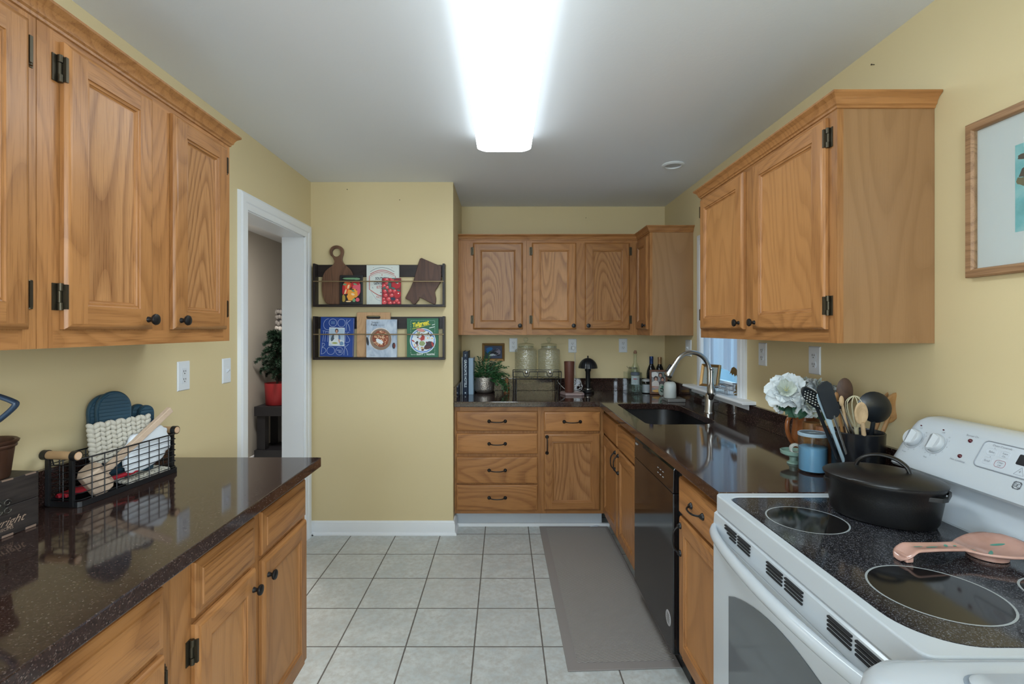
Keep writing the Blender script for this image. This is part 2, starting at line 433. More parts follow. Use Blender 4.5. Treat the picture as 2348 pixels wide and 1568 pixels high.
hammered = glassy('hammered_glass', (.94, .95, .90), .20, .12, 95, 1.0, .10, (.66, .67, .60))
greenish = glassy('greenish_glass', (.90, .95, .92), .08)

# ------------------------------------------------------------------ the room
XL, XR, YB, YP, XP, CEIL = -1.34, 1.335, 4.15, 3.46, -.3535, 2.44
YR = -2.6                                   # wall behind the camera
struct('floor', MB().box(-2.8, 1.9, YR-.2, 7.2, -.05, 0), tile)
struct('ceiling', MB().box(-2.8, 1.5, YR-.2, 7.2, CEIL, CEIL+.05), ceil_m)
m = MB().box(XL-.13, XL, -.6, 2.59, 0, CEIL); m.box(XL-.13, XL, YR, -2.3, 0, CEIL); m.box(XL-.13, XL, -2.3, -.6, 0, .95); m.box(XL-.13, XL, -2.3, -.6, 2.28, CEIL); m.box(XL-.13, XL, 3.35, 7.2, 0, CEIL); m.box(XL-.13, XL, 2.59, 3.35, 2.05, CEIL)
struct('wall_left', m, [paint, taupe])
m = MB().box(XR, XR+.14, -.6, 2.744, 0, CEIL); m.box(XR, XR+.14, YR, -2.3, 0, CEIL); m.box(XR, XR+.14, -2.3, -.6, 0, .95); m.box(XR, XR+.14, -2.3, -.6, 2.28, CEIL); m.box(XR, XR+.14, 3.43, YB+.1, 0, CEIL); m.box(XR, XR+.14, 2.744, 3.43, 0, 1.03); m.box(XR, XR+.14, 2.744, 3.43, 2.06, CEIL)
struct('wall_right', m, paint)
struct('wall_far', MB().box(XP, XR, YB, YB+.1, 0, CEIL), paint)
struct('wall_partition', MB().box(XL, XP, YP, YB+.1, 0, CEIL), paint)
m = MB().box(XL, -1.20, YR-.12, YR, 0, CEIL); m.box(-.36, XR, YR-.12, YR, 0, CEIL); m.box(-1.20, -.36, YR-.12, YR, 2.28, CEIL); m.box(-1.20, -.36, YR-.12, YR, 0, .95)
struct('wall_rear', m, paint)
struct('wall_hall_left', MB().box(-2.74, -2.64, 1.2, 7.2, 0, CEIL), taupe)
m = MB().box(-2.64, XL-.13, 1.2, 1.3, 0, CEIL); struct('wall_hall_front', m, taupe)
struct('wall_hall_back', MB().box(-2.64, XL-.13, 7.0, 7.1, 0, CEIL), taupe)
struct('wall_hall_right', MB().box(XL-.142, XL-.1302, 1.3, 2.59, 0, CEIL).box(XL-.142, XL-.1302, 3.35, 7.0, 0, CEIL).box(XL-.142, XL-.1302, 2.59, 3.35, 2.05, CEIL), taupe)

# doorway casing (mitred stepped moulding) and jamb
cas = [(0, 0), (0, .010), (.008, .014), (.030, .016), (.036, .020), (.070, .022), (.082, .017), (.086, 0)]
o = struct('trim_1', MB().sweep([(XL, 3.347, 0), (XL, 3.347, 2.040), (XL, 2.593, 2.040), (XL, 2.593, 0)], cas, (1, 0, 0), flip=-1), white_trim, smooth=25)
o['label'] = 'white moulded casing around the open doorway'
m = MB().box(XL-.145, XL+.001, 3.335, 3.351, 0, 2.05); m.box(XL-.145, XL+.001, 2.589, 2.605, 0, 2.05); m.box(XL-.145, XL+.001, 2.589, 3.351, 2.035, 2.051)
struct('door_1', m, white_trim)['label'] = 'white jamb lining of the open doorway'
# baseboards with quarter round
bp = [(0, 0), (.026, 0), (.026, .008), (.021, .017), (.014, .020), (.014, .072), (.011, .080), (.011, .086), (.006, .094), (0, .096)]
struct('baseboard_partition', MB().sweep([(XL, YP, 0), (XP, YP, 0), (XP, 3.612, 0)], bp, (0, 0, 1), flip=-1), white_trim, smooth=25)
struct('baseboard_hall', MB().sweep([(-2.64, 1.3, 0), (-2.64, 7.0, 0)], bp, (0, 0, 1), flip=-1), white_trim, smooth=25)
struct('baseboard_left', MB().sweep([(XL, YP, 0), (XL, 3.434, 0)], bp, (0, 0, 1), flip=1), white_trim, smooth=25)

# window over the sink
win = obj('window_1', MB().sweep([(XR, 2.744, 1.0295), (XR, 2.744, 2.06), (XR, 3.43, 2.06), (XR, 3.43, 1.0295)], [(a, b) for a, b in cas], (-1, 0, 0), flip=1), white_trim, smooth=25)
win['kind'] = 'structure'; win['label'] = 'white cased window above the sink, its deep sill full of small things'
m = MB().box(XR+.002, XR+.14, 2.744, 2.754, 1.03, 2.06); m.box(XR+.002, XR+.14, 3.42, 3.43, 1.03, 2.06); m.box(XR+.002, XR+.14, 2.744, 3.43, 2.05, 2.06)
obj('reveal', m, white_trim, win)
m = MB().prism([(1.262, 1.018), (1.258, 1.026), (1.264, 1.036), (XR+.14, 1.036), (XR+.14, 1.018)], 2.645, 3.53, 'y')
m.box(1.312, XR, 2.68, 3.50, .985, 1.018)
# (prism on 'y' maps (a,b) to x,z)
obj('sill', m, white_trim, win, bevel=.002)
m = MB()
for y0, y1, z0, z1 in ((2.754, 2.79, 1.036, 2.05), (3.385, 3.42, 1.036, 2.05), (2.79, 3.385, 1.036, 1.085), (2.79, 3.385, 2.0, 2.05), (2.79, 3.385, 1.53, 1.565)):
    m.box(1.43, 1.46, y0, y1, z0, z1)
obj('sash', m, white_trim, win, bevel=.003)
obj('pane', MB().box(1.443, 1.447, 2.79, 3.385, 1.085, 2.0), pane_m, win)
# things outside, seen through the pane
k = NT('pale_blue_siding'); v = k.coords(); sz = k.n('SeparateXYZ'); k.l(v, sz.inputs[0]); fr = k.math('FRACT', k.math('MULTIPLY', sz.outputs[2], 5.5))
k.color((.085, .20, .265)); k.rough(.6); k.bump(fr, .8, .02)
struct('wall_outside', MB().box(3.2, 3.3, 1.0, 9.5, -.5, 3.2), k.m)
struct('ground_outside', MB().box(1.9, 30, -2, 30, -.3, -.25), mat('grass_ground', (.10, .13, .06), .9))

# unseen windows behind the camera, made up to carry the fill lamps
rw = struct('added_window_2', MB().box(-1.20, -1.15, YR-.10, YR-.03, .95, 2.28).box(-.41, -.36, YR-.10, YR-.03, .95, 2.28).box(-.80, -.76, YR-.10, YR-.03, .95, 2.28).box(-1.20, -.36, YR-.10, YR-.03, 2.23, 2.28).box(-1.20, -.36, YR-.10, YR-.03, .95, 1.0), white_trim)
rw['label'] = 'added white window frame behind the camera, around a fill lamp'
rw = struct('added_window_3', MB().box(XL-.10, XL-.03, -2.3, -2.25, .95, 2.28).box(XL-.10, XL-.03, -.65, -.6, .95, 2.28).box(XL-.10, XL-.03, -1.47, -1.43, .95, 2.28).box(XL-.10, XL-.03, -2.3, -.6, 2.23, 2.28).box(XL-.10, XL-.03, -2.3, -.6, .95, 1.0), white_trim)
rw['label'] = 'added white window frame in the left wall behind the camera, around a fill lamp'
rw = struct('added_window_4', MB().box(XR+.03, XR+.10, -2.3, -2.25, .95, 2.28).box(XR+.03, XR+.10, -.65, -.6, .95, 2.28).box(XR+.03, XR+.10, -1.47, -1.43, .95, 2.28).box(XR+.03, XR+.10, -2.3, -.6, 2.23, 2.28).box(XR+.03, XR+.10, -2.3, -.6, .95, 1.0), white_trim)
rw['label'] = 'added white window frame in the right wall behind the camera, around a fill lamp'


# ------------------------------------------------------------------ cabinetry
def knob(parent, x, z, y=-.02):
    m = MB().lathe([(0, .0), (.0085, .0), (.0075, .004), (.0055, .010), (.007, .014), (.014, .017), (.0162, .021), (.0150, .025), (.009, .0275), (0, .028)], (x, z), 20, axis='y-')
    m.bm.transform(Matrix.Translation((0, y, 0)))
    return obj('knob', m, black_iron, parent, smooth=50)
def pull(parent, x, z, vert, L=.10, y=-.02, wide=1.0):
    h = L/2; prof = [(-1.0, .006), (-.86, .010), (-.70, .020), (-.45, .0275), (0, .030), (.45, .0275), (.70, .020), (.86, .010), (1.0, .006)]
    pts = [((x, y-d, z+t*h) if vert else (x+t*h, y-d, z-(.004*(1-t*t)))) for t, d in prof]
    P = smoothpts(pts, 4); n = len(P); rr = []
    for i in range(n):
        t = abs(2*i/(n-1)-1); rr.append(.0036+.0028*max(0, t-.55)/.45)
    m = MB().tube(P, rr, 10)
    for t in (-1, 1):
        c = (x, z+t*h*.93) if vert else (x+t*h*.93, z-.001)
        q = MB().lathe([(0, 0), (.0125, 0), (.0125, .003), (.0095, .007), (.006, .012), (0, .014)], c, 16, axis='y-')
        q.bm.transform(Matrix.Translation((0, y, 0)))
        me = bpy.data.meshes.new('q'); q.bm.to_mesh(me); q.bm.free(); m.bm.from_mesh(me); bpy.data.meshes.remove(me)
    return obj('handle', m, black_iron, parent, smooth=60)
def hinge(parent, x, z, side, y=0.0):
    # side: -1 the frame leaf lies left of the door edge x, +1 right of it
    m = MB(); H = .031
    a, b = (x-.020, x-.002) if side < 0 else (x+.002, x+.020)
    m.box(a, b, y-.0025, y, z-H, z+H)
    a, b = (x-.003, x+.004) if side < 0 else (x-.004, x+.003)
    m.box(a, b, y-.019, y, z-H*.92, z+H*.92)
    xb = x-.006*(1 if side < 0 else -1)
    m.cyl((xb, y-.008, z-H), (xb, y-.008, z-H*.45), .0058, n=10); m.cyl((xb, y-.006, z-H*.42), (xb, y-.006, z+H*.42), .0046, n=10); m.cyl((xb, y-.008, z+H*.45), (xb, y-.008, z+H), .0058, n=10)
    return obj('hinge', m, bronze, parent, smooth=40)
def rings_front(m, x0, x1, z0, z1, prof, mv=0, mh=1):
    R = [[m.bm.verts.new(p) for p in ((x0+i, y, z0+i), (x1-i, y, z0+i), (x1-i, y, z1-i), (x0+i, y, z1-i))] for i, y in prof]
    for a, b in zip(R, R[1:]):
        for i in range(4):
            j = (i+1) % 4; m.bm.faces.new((a[i], a[j], b[j], b[i])).material_index = mh if i in (0, 2) else mv
    return R
def door_mesh(x0, x1, z0, z1, st=.056):
    m = MB(); R = rings_front(m, x0, x1, z0, z1, [(0, -.001), (0, -.011), (.004, -.016), (.010, -.0195), (.013, -.020)])
    m.bm.faces.new(R[0][::-1]).material_index = 0
    e, y = .013, -.020
    m.face([(x0+e, y, z0+e), (x0+st, y, z0+e), (x0+st, y, z1-e), (x0+e, y, z1-e)], 0)
    m.face([(x1-st, y, z0+e), (x1-e, y, z0+e), (x1-e, y, z1-e), (x1-st, y, z1-e)], 0)
    m.face([(x0+st, y, z0+e), (x1-st, y, z0+e), (x1-st, y, z0+st), (x0+st, y, z0+st)], 1)
    m.face([(x0+st, y, z1-st), (x1-st, y, z1-st), (x1-st, y, z1-e), (x0+st, y, z1-e)], 1)
    R = rings_front(m, x0, x1, z0, z1, [(st, -.020), (st+.001, -.0165), (st+.004, -.0155), (st+.008, -.0165), (st+.0095, -.013), (st+.013, -.0105), (st+.016, -.010)])
    m.bm.faces.new(R[-1]).material_index = 2
    return m
def drawer_mesh(x0, x1, z0, z1, raised):
    m = MB()
    if raised: pr = [(0, -.001), (0, -.010), (.003, -.0125), (.006, -.013), (.022, -.0165), (.024, -.0195), (.027, -.020)]
    else: pr = [(0, -.001), (0, -.012), (.003, -.017), (.008, -.0195), (.012, -.020)]
    R = rings_front(m, x0, x1, z0, z1, pr, 0, 1); m.bm.faces.new(R[0][::-1]).material_index = 0; m.bm.faces.new(R[-1]).material_index = 1
    return m
def cabinet(name, label, loc, rotz, w, d, h, fronts, toe=0.0, group=None, side=maple, panel=None, draw=None, rails=(.04, .04), cat='cabinet', toemat=None):
    t = thing(name, label, cat, loc, rotz, group); panel = panel or oak_p; draw = draw or oak_d
    m = MB().box(0.0005, w-.0005, .019, d, toe, h, 2)
    sw = .04; rt, rb = rails
    m.box(0, sw, 0, .019, toe, h, 0); m.box(w-sw, w, 0, .019, toe, h, 0)
    m.box(sw, w-sw, 0, .019, h-rt, h, 1); m.box(sw, w-sw, 0, .019, toe, toe+rb, 1); m.box(sw, w-sw, 0, .019, toe+rb, h-rt, 0)
    obj('body', m, [oak_v, oak_h, side], t)
    if toe:
        obj('toe_kick', MB().box(.0, w, .075, .095, 0, toe), toemat or oak_h, t)
    for f in fronts:
        if f['t'] == 'door':
            p = obj('door', door_mesh(f['x0'], f['x1'], f['z0'], f['z1'], f.get('st', .056)), [oak_v, oak_h, panel], t, smooth=22)
        else:
            p = obj('drawer' if f['t'] == 'drawer' else 'false_drawer_front', drawer_mesh(f['x0'], f['x1'], f['z0'], f['z1'], f.get('raised', False)), [oak_v, draw], t, smooth=22)
        if 'knob' in f: knob(p, *f['knob'])
        if 'pull' in f: pull(p, *f['pull'])
        for (hx, hz, sd) in f.get('hinges', []): hinge(p, hx, hz, sd)
    return t
def D(x0, x1, z0, z1, knob_=None, hinges=None, pull_=None, **kw):
    r = dict(t='door', x0=x0, x1=x1, z0=z0, z1=z1, **kw)
    if knob_: r['knob'] = knob_
    if pull_: r['pull'] = pull_
    if hinges:
        s_, = [hinges]; x = x0 if s_ < 0 else x1; r['hinges'] = [(x, z0+.075, s_), (x, z1-.065, s_)]
    return r
UZ, UH = 1.377, .745
# --- left wall cabinets (local x runs away from the camera)
cabinet('wall_cabinet', 'oak wall cabinet cut off by the left edge of the photo', (-1.03, .62, UZ), PI/2, .478, .309, UH,
        [D(.03, .449, .043, .708, None, 1)], group=None)
cabinet('wall_cabinet', 'two-door oak wall cabinet over the wire basket, beside the doorway', (-1.03, 1.10, UZ), PI/2, .772, .309, UH,
        [D(.056, .344, .043, .708, (.318, .071), -1), D(.436, .730, .043, .708, (.462, .071), 1)])
# --- right wall cabinet near the stove (local x runs towards the camera)
cabinet('wall_cabinet', 'two-door oak wall cabinet above the stove end of the right counter, big bare side panel', (1.032, 2.62, UZ), -PI/2, 1.073, .302, UH,
        [D(.03, .49, .043, .714, (.466, .071), -1), D(.575, 1.033, .043, .714, (.600, .071), 1)], panel=oak_q)
# --- far wall cabinets
cabinet('wall_cabinet', 'single-door oak wall cabinet with a filler strip, above the potted fern', (XP+.001, 3.845, UZ), 0, .525, .304, UH,
        [D(.114, .496, .043, .708, (.474, .071), -1)])
cabinet('wall_cabinet', 'two-door oak wall cabinet above the drink dispensers and mushroom lamp', (XP+.527, 3.845, UZ), 0, .852, .304, UH,
        [D(.040, .380, .043, .708, (.357, .071), -1), D(.447, .790, .043, .708, (.470, .071), 1)])
cabinet('wall_cabinet', 'narrow corner oak wall cabinet at the right wall with a pale bare side panel', (1.027, 4.148, UZ), -PI/2, .626, .307, UH,
        [D(.322, .600, .043, .708, (.578, .071))], panel=oak_q)
# --- crown mouldings
crown = [(0, 0), (.004, .002), (.005, .008), (.010, .012), (.012, .020), (.018, .030), (.027, .037), (.030, .040), (.030, .046), (0, .046)]
ZC = UZ+UH-.019
def crownm(label, path, flip): tag(obj('crown_molding', MB().sweep(path, crown, (0, 0, 1), flip=flip), oak_h, smooth=20), label, 'molding')
crownm('oak crown molding along the top of the left wall cabinets', [(-1.0295, .62, ZC), (-1.0295, 1.8725, ZC), (XL+.002, 1.8725, ZC)], -1)
crownm('oak crown molding around the top of the wall cabinet beside the stove', [(XR-.002, 1.5465, ZC), (1.0315, 1.5465, ZC), (1.0315, 2.6205, ZC), (XR-.002, 2.6205, ZC)], 1)
crownm('oak crown molding along the top of the far wall and corner cabinets', [(XR-.002, 3.5215, ZC), (1.0265, 3.5215, ZC), (1.0265, 3.8445, ZC), (XP+.002, 3.8445, ZC)], 1)

# --- left base cabinets
def hz(x, z0, z1, s): return dict(hinges=[(x, z0+.07, s), (x, z1-.07, s)])
LB = -.782
f1 = [dict(t='drawer', x0=.075, x1=.3735, z0=.700, z1=.838, raised=True), D(.075, .3735, .142, .684, (.3485, .628), -1),
      dict(t='drawer', x0=.4185, x1=.767, z0=.700, z1=.838, raised=True), D(.4185, .767, .142, .684, (.4435, .628))]
f1[1]['z1'] = .684
cabinet('base_cabinet', 'oak base cabinet at the doorway end of the left counter, two drawers over two doors', (LB, 1.17, 0), PI/2, .787, .555, .876, f1, toe=.11, panel=oak_q)
cabinet('base_cabinet', 'oak base cabinet at the bottom left edge of the photo', (LB, .30, 0), PI/2, .868, .555, .876,
        [dict(t='drawer', x0=.04, x1=.83, z0=.700, z1=.838, raised=True), D(.04, .42, .142, .684, (.39, .628), -1), D(.45, .83, .142, .684, (.48, .628), 1)], toe=.11, panel=oak_q)
# --- far base run
x0 = XP+.003
fd = [dict(t='drawer', x0=-.338-x0, x1=.2367-x0, z0=a, z1=b, pull=(-.049-x0, (a+b)/2+.002, False, .122)) for a, b in ((.702, .8405), (.541, .684), (.332, .519), (.141, .3226))]
toe_w = mat('painted_toe_kick', (.50, .55, .60), .45)
cabinet('base_cabinet', 'oak base cabinet of four stacked drawers against the partition corner', (x0, 3.54, 0), 0, .612, .605, .876, fd, toe=.115, toemat=toe_w)
x1 = x0+.6125
cabinet('base_cabinet', 'oak base cabinet with one drawer over one door in the inner corner', (x1, 3.54, 0), 0, .444, .605, .876,
        [dict(t='drawer', x0=.282-x1, x1=.679-x1, z0=.700, z1=.838, pull=(.480-x1, .770, False, .122)), D(.282-x1, .679-x1, .142, .684, None, pull_=(.302-x1, .606, True, .122))], toe=.115, toemat=toe_w)
struct('trim_2', MB().box(XP+.001, .76, 3.598, 3.6145, 0, .022), white_trim)['label'] = 'white shoe strip at the foot of the far cabinets'
# --- right base run; local x = 3.50 - Y
RB = .708
cabinet('base_cabinet', 'oak sink base cabinet with two false fronts over two doors with black bow handles', (RB, 3.50, 0), -PI/2, .878, .60, .70,
        [dict(t='false', x0=.015, x1=.435, z0=.700, z1=.838), dict(t='false', x0=.465, x1=.873, z0=.700, z1=.838),
         D(.015, .435, .142, .684, None, pull_=(.408, .605, True, .112)), D(.465, .873, .142, .684, None, pull_=(.490, .605, True, .112))], toe=.11, toemat=mat('dark_toe_kick', (.06, .06, .065), .6), panel=oak_q)
sb = [o for o in bpy.data.objects if o.get('label', '').startswith('oak sink base')][0]
obj('top_rail', MB().box(0, .878, 0, .019, .70, .876).box(0, .016, .019, .60, .70, .876).box(.862, .878, .019, .60, .70, .876), oak_h, sb)
cabinet('base_cabinet', 'narrow oak base cabinet with one drawer over one door between dishwasher and stove', (RB, 1.985, 0), -PI/2, .432, .60, .876,
        [dict(t='drawer', x0=.011, x1=.420, z0=.700, z1=.840, pull=(.203, .772, False, .115)), D(.011, .420, .142, .684, None, pull_=(.036, .600, True, .115))], toe=.11, toemat=MATS['dark_toe_kick'], panel=oak_q)

# --- worktops
def granite_bevel(o):
    b = o.modifiers.new('b', 'BEVEL'); b.width = .003; b.segments = 2; b.limit_method = 'ANGLE'; b.angle_limit = math.radians(40)
lc = obj('countertop', MB().box(XL+.002, -.724, .22, 1.977, .8765, .914), granite, bevel=.003)
tag(lc, 'dark brown granite countertop under the wire basket on the left', 'countertop')
obj('backsplash', MB().box(XL+.0005, XL+.02, .22, 1.977, .9141, 1.016), granite, lc, bevel=.002)
rc = obj('countertop', MB().prism([(XP+.002, 3.495), (.665, 3.495), (.665, 1.5495), (XR-.002, 1.5495), (XR-.002, YB-.002), (XP+.002, YB-.002)], .8765, .914), granite)
SINK = rrect(.765, 1.165, 2.66, 3.40, [.13, .05, .05, .13], 8)
SINK = [p for p in SINK]
cut(rc, MB().prism(SINK, .85, .95)); granite_bevel(rc)
tag(rc, 'dark brown granite L-shaped countertop with the black sink and stove run on the right', 'countertop')
m = MB().box(XP+.0005, XR-.0215, YB-.022, YB-.0005, .9141, 1.016); obj('backsplash', m, granite, rc, bevel=.002)
obj('backsplash', MB().box(XP+.0005, XP+.021, 3.50, YB-.0225, .9141, 1.016), granite, rc, bevel=.002)
obj('backsplash', MB().box(XR-.021, XR-.0005, 1.56, YB-.0005, .9141, 1.016), granite, rc, bevel=.002)
# sink bowl
sk = thing('sink', 'black undermount sink set into the granite worktop below the window', 'sink', (.965, 3.03, .72))
ro = rrect(.757, 1.173, 2.652, 3.408, [.135, .055, .055, .135], 8)
def off(P, d): 
    cx, cy = .965, 3.03
    return [(cx+(x-cx)*(1-d), cy+(y-cy)*(1-d*.55)) for x, y in P]
rings = [[(x, y, .8735) for x, y in off(ro, -.03)], [(x, y, .8735) for x, y in ro], [(x, y, .745) for x, y in off(ro, .03)], [(x, y, .725) for x, y in off(ro, .08)], [(x, y, .722) for x, y in off(ro, .6)]]
obj('bowl', MB().loft(rings, False, True), composite, sk, smooth=40, world=True, solid=.004)
obj('drain', MB().lathe([(0, .7235), (.02, .7235), (.03, .726), (.045, .7275), (.045, .7245)], (.965, 3.03), 24), steel, sk, smooth=40, world=True)

# --- dishwasher
dw = thing('dishwasher', 'black built-in dishwasher between the sink base and the narrow drawer cabinet', 'dishwasher', (.690, 2.62, 0), -PI/2)
W_ = .632
obj('tub', MB().box(.002, W_, .03, .58, .10, .872), black_plastic, dw)
obj('door', MB().box(.006, W_-.028, -.008, .03, .105, .755), black_gloss, dw, bevel=.004)
cp = obj('control_panel', MB().prism([(-.008, .757), (.03, .757), (.03, .868), (.004, .868), (-.006, .850)], .006, W_-.028, 'x'), black_gloss, dw, bevel=.002)
mk = mat('pale_marking', (.45, .45, .45), .5)
for bx0, bx1, bz in [(.030, .075, .832), (.030, .062, .826)]+[(.40+i*.035, .413+i*.035, .785+j*.022) for i in range(3) for j in range(2)]:
    obj('marking', MB().box(bx0, bx1, -.0092, -.0079, bz, bz+.003), mk, cp)
obj('latch_recess', MB().box(.16, .30, -.0068, -.0035, .838, .848), mat('deep_black', (.002, .002, .002), .6), cp)
m = MB().lathe([(0, .0092), (.030, .0092), (.031, .008), (.031, .0078)], (.545, .222), 28, axis='y-'); st_ = obj('sticker', m, mat('sticker_grey', (.42, .42, .44), .5), dw)
m = MB()
for i in range(5): m.box(.545-.018+.002*abs(i-2), .545+.018-.002*abs(i-2), -.0097, -.0094, .205+i*.008, .208+i*.008)
obj('sticker_print', m, mat('sticker_dark', (.10, .10, .11), .5), st_)
obj('kick_plate', MB().box(.0, W_, .055, .07, .0, .10), black_plastic, dw)
obj('side_strip', MB().box(W_-.028, W_-.001, .018, .03, .10, .872), black_plastic, dw)

# ------------------------------------------------------------------ ceiling fixture and smoke alarm
fx = thing('ceiling_light', 'long white fluorescent ceiling fixture glowing above the floor', 'light', (0, 2.0, CEIL))
lens = mat('lit_lens', (.8, .8, .8), .5, emit=(.84, .945, 1.0), emits=LIGHT_TUBE)
def frr(hw, y0, y1, r, z, n=8): return [(x, y, z) for x, y in rrect(-hw, hw, y0, y1, r, n)]
rings = [frr(.145, 1.33, 2.665, .035, CEIL-.016), frr(.145, 1.33, 2.665, .035, CEIL-.045), frr(.140, 1.335, 2.655, .045, CEIL-.072), frr(.128, 1.35, 2.635, .05, CEIL-.084), frr(.112, 1.37, 2.61, .05, CEIL-.088)]
lens_side = mat('lit_lens_side', (.8, .8, .8), .5, emit=(.84, .945, 1.0), emits=LIGHT_TUBE*.22)
m = MB(); m.loft(rings[2:], False, True, 0); m.loft(rings[:3], True, False, 1); bmesh.ops.remove_doubles(m.bm, verts=m.bm.verts[:], dist=1e-5)
obj('diffuser', m, [lens, lens_side], fx, smooth=60, world=True)
obj('base_pan', MB().loft([frr(.138, 1.34, 2.655, .03, CEIL-.015), frr(.138, 1.34, 2.655, .03, CEIL-.0005)]), white_plastic, fx, world=True)
sm = thing('ceiling_disc', 'round flat white disc fixture on the ceiling near the far wall', 'fixture', (1.045, 3.09, CEIL))
obj('trim_ring', MB().lathe([(.066, -.0005), (.068, -.006), (.060, -.012), (.050, -.012), (.048, -.004)], n=40), white_plastic, sm, smooth=40)
obj('lens', MB().lathe([(0, -.007), (.040, -.006), (.0475, -.003), (.0475, -.001)], n=40), mat('grey_lens', (.5, .51, .52), .4), sm, smooth=40)

# ------------------------------------------------------------------ outlets and switches (local: faces -y)
slot_m = mat('outlet_slot', (.03, .03, .03), .6); plate_m = mat('outlet_plate', (.70, .74, .79), .35); insert_m = mat('outlet_insert', (.66, .70, .75), .35)
def outlet(label, loc, rotz, kind, w=.072, h=.120, group=None, name='outlet'):
    t = thing(name, label, 'switch' if kind == 'switch' else 'outlet', loc, rotz, group)
    m = MB(); R = rings_front(m, -w/2, w/2, -h/2, h/2, [(0, -.0005), (0, -.002), (.004, -.006)], 0, 0); m.bm.faces.new(R[-1]); m.bm.faces.new(R[0][::-1])
    obj('plate', m, plate_m, t)
    def recept(z, k):
        m = MB()
        if k == 'round': m.prism([(x*1.0, max(-.0135, min(.0135, y))+z) for x, y in circle(0, 0, .0165, 28)], -.0085, -.0055, 'y')
        else: m.box(-.0165, .0165, -.0075, -.0055, z-.0155, z+.0155)
        p = obj('receptacle', m, insert_m, t)
        for x, hh in ((-.0062, .0040), (.0062, .0032)): obj('slot', MB().box(x-.0011, x+.0011, -.0094 if k == 'round' else -.0084, -.005, z+.0035-hh, z+.0035+hh), slot_m, p)
        obj('slot', MB().prism(circle(0, z-.0065, .0024, 12), -.0094 if k == 'round' else -.0084, -.005, 'y'), slot_m, p)
    if kind == 'duplex':
        for z in (.019, -.019): recept(z, 'round')
        obj('screw', MB().prism(circle(0, 0, .003, 12), -.0075, -.0055, 'y'), insert_m, t)
    elif kind == 'decor':
        for z in (.0165, -.0165): recept(z, 'square')
    elif kind == 'switch':
        obj('toggle', MB().prism([(-.0065, -.010), (-.020, .004), (-.018, .009), (-.0055, .008)], -.005, .005, 'x'), insert_m, t)
        for z in (.030, -.030): obj('screw', MB().prism(circle(0, z, .003, 12), -.0072, -.0055, 'y'), insert_m, t)
    return t
outlet('white outlet plate on the left wall above the basket end of the counter', (XL, 2.083, 1.226), PI/2, 'decor', .079, .122)
outlet('white toggle switch plate on the left wall next to the doorway casing', (XL, 2.405, 1.221), PI/2, 'switch', .072, .119, name='light_switch')
YBo = YB
outlet('white outlet on the far wall just left of the drink dispensers', (wx(1177, YBo), YBo, wz(791, YBo)), 0, 'decor', .068, .115)
outlet('white outlet on the far wall with a phone charger plugged in', (wx(1312.5, YBo), YBo, wz(792.5, YBo)), 0, 'decor', .068, .115)
outlet('white round-socket outlet on the far wall above the clear bottle', (wx(1428.5, YBo), YBo, wz(792, YBo)), 0, 'duplex', .070, .115)
outlet('white plate on the right wall in the corner behind the faucet arch', (XR, 3.61, 1.285), -PI/2, 'switch', .11, .118, name='light_switch')
outlet('white outlet on the right wall between window and flowers', (XR, 2.574, 1.292), -PI/2, 'duplex', .078, .118)
outlet('white outlet on the right wall above the white flowers', (XR, 2.143, 1.287), -PI/2, 'duplex', .080, .120)

# ------------------------------------------------------------------ stove
SY0, SY1 = .772, 1.5475
sv = thing('stove', 'white freestanding electric range with a black glass cooktop', 'stove', (.98, 1.16, 0))
SW = dict(parent=sv, world=True)
obj('body', MB().box(.672, 1.30, SY0+.004, SY1-.004, .02, .862), white_enamel, **SW)
o = obj('cooktop_frame', MB().prism(rrect(.6515, 1.30, SY0, SY1, [.004, .022, .022, .004]), .862, .913), white_enamel, **SW)
G = rrect(.677, 1.165, SY0+.026, SY1-.036, [.02, .035, .10, .02], 10)
cut(o, MB().prism(G, .905, .95)); o.modifiers.new('b', 'BEVEL').width = .006; o.modifiers['b'].segments = 3; o.modifiers['b'].limit_method = 'ANGLE'; o.modifiers['b'].angle_limit = math.radians(40)
for p in o.data.polygons: p.use_smooth = False
ct = obj('cooktop_glass', MB().prism([(x+(.0015 if x < .9 else -.0015), y) for x, y in rrect(.678, 1.163, SY0+.0275, SY1-.0375, [.02, .034, .099, .02], 10)], .9055, .9115), cookglass, **SW)
for cx, cy, r in ((.808, 1.335, .098), (.835, .965, .112), (1.085, .945, .080), (1.02, 1.372, .070)):
    b = obj('burner', MB().prism(circle(cx, cy, r-.004, 48), .9116, .9118), burner_m, parent=ct, world=True)
    n = 56; ro_ = circle(cx, cy, r, n); ri = circle(cx, cy, r-.004, n); m = MB()
    for i in range(n):
        j = (i+1) % n; m.face([(*ro_[i], .91195), (*ro_[j], .91195), (*ri[j], .91195), (*ri[i], .91195)])
    obj('burner_ring', m, ring_m, parent=ct, world=True)
# front: vent strip, handle, oven door, window, drawer
m = MB().prism([(.646, .800), (.672, .800), (.672, .8615), (.660, .8615), (.650, .854)], SY0+.006, SY1-.003, 'y')
od = obj('oven_door', m, white_enamel, **SW)
obj('door_panel', MB().box(.646, .671, SY0+.006, SY1-.003, .255, .7995), white_enamel, parent=od, world=True, bevel=.004)
slots = []
for g0, g1 in ((1.315, 1.462), (1.083, 1.230), (.851, .998)):
    gm = (g0+g1)/2
    for r in range(4):
        z = .8475-r*.0082; cutin = .0 if r < 2 else (r-1)*.012
        a0, a1 = g0, g1
        if g0 > 1.3: a1 -= cutin*1.3
        if g1 < 1.0: a0 += cutin*1.3
        for s0, s1 in ((a0, gm-.006), (gm+.006, a1)): slots.append((s0, s1, z))
for s0, s1, z in slots:
    obj('vent_slot', MB().box(.6445, .652, s0, s1, z-.0019, z+.0019), mat('vent_dark', (.01, .01, .012), .6), parent=od, world=True)
P = []; nn = 28
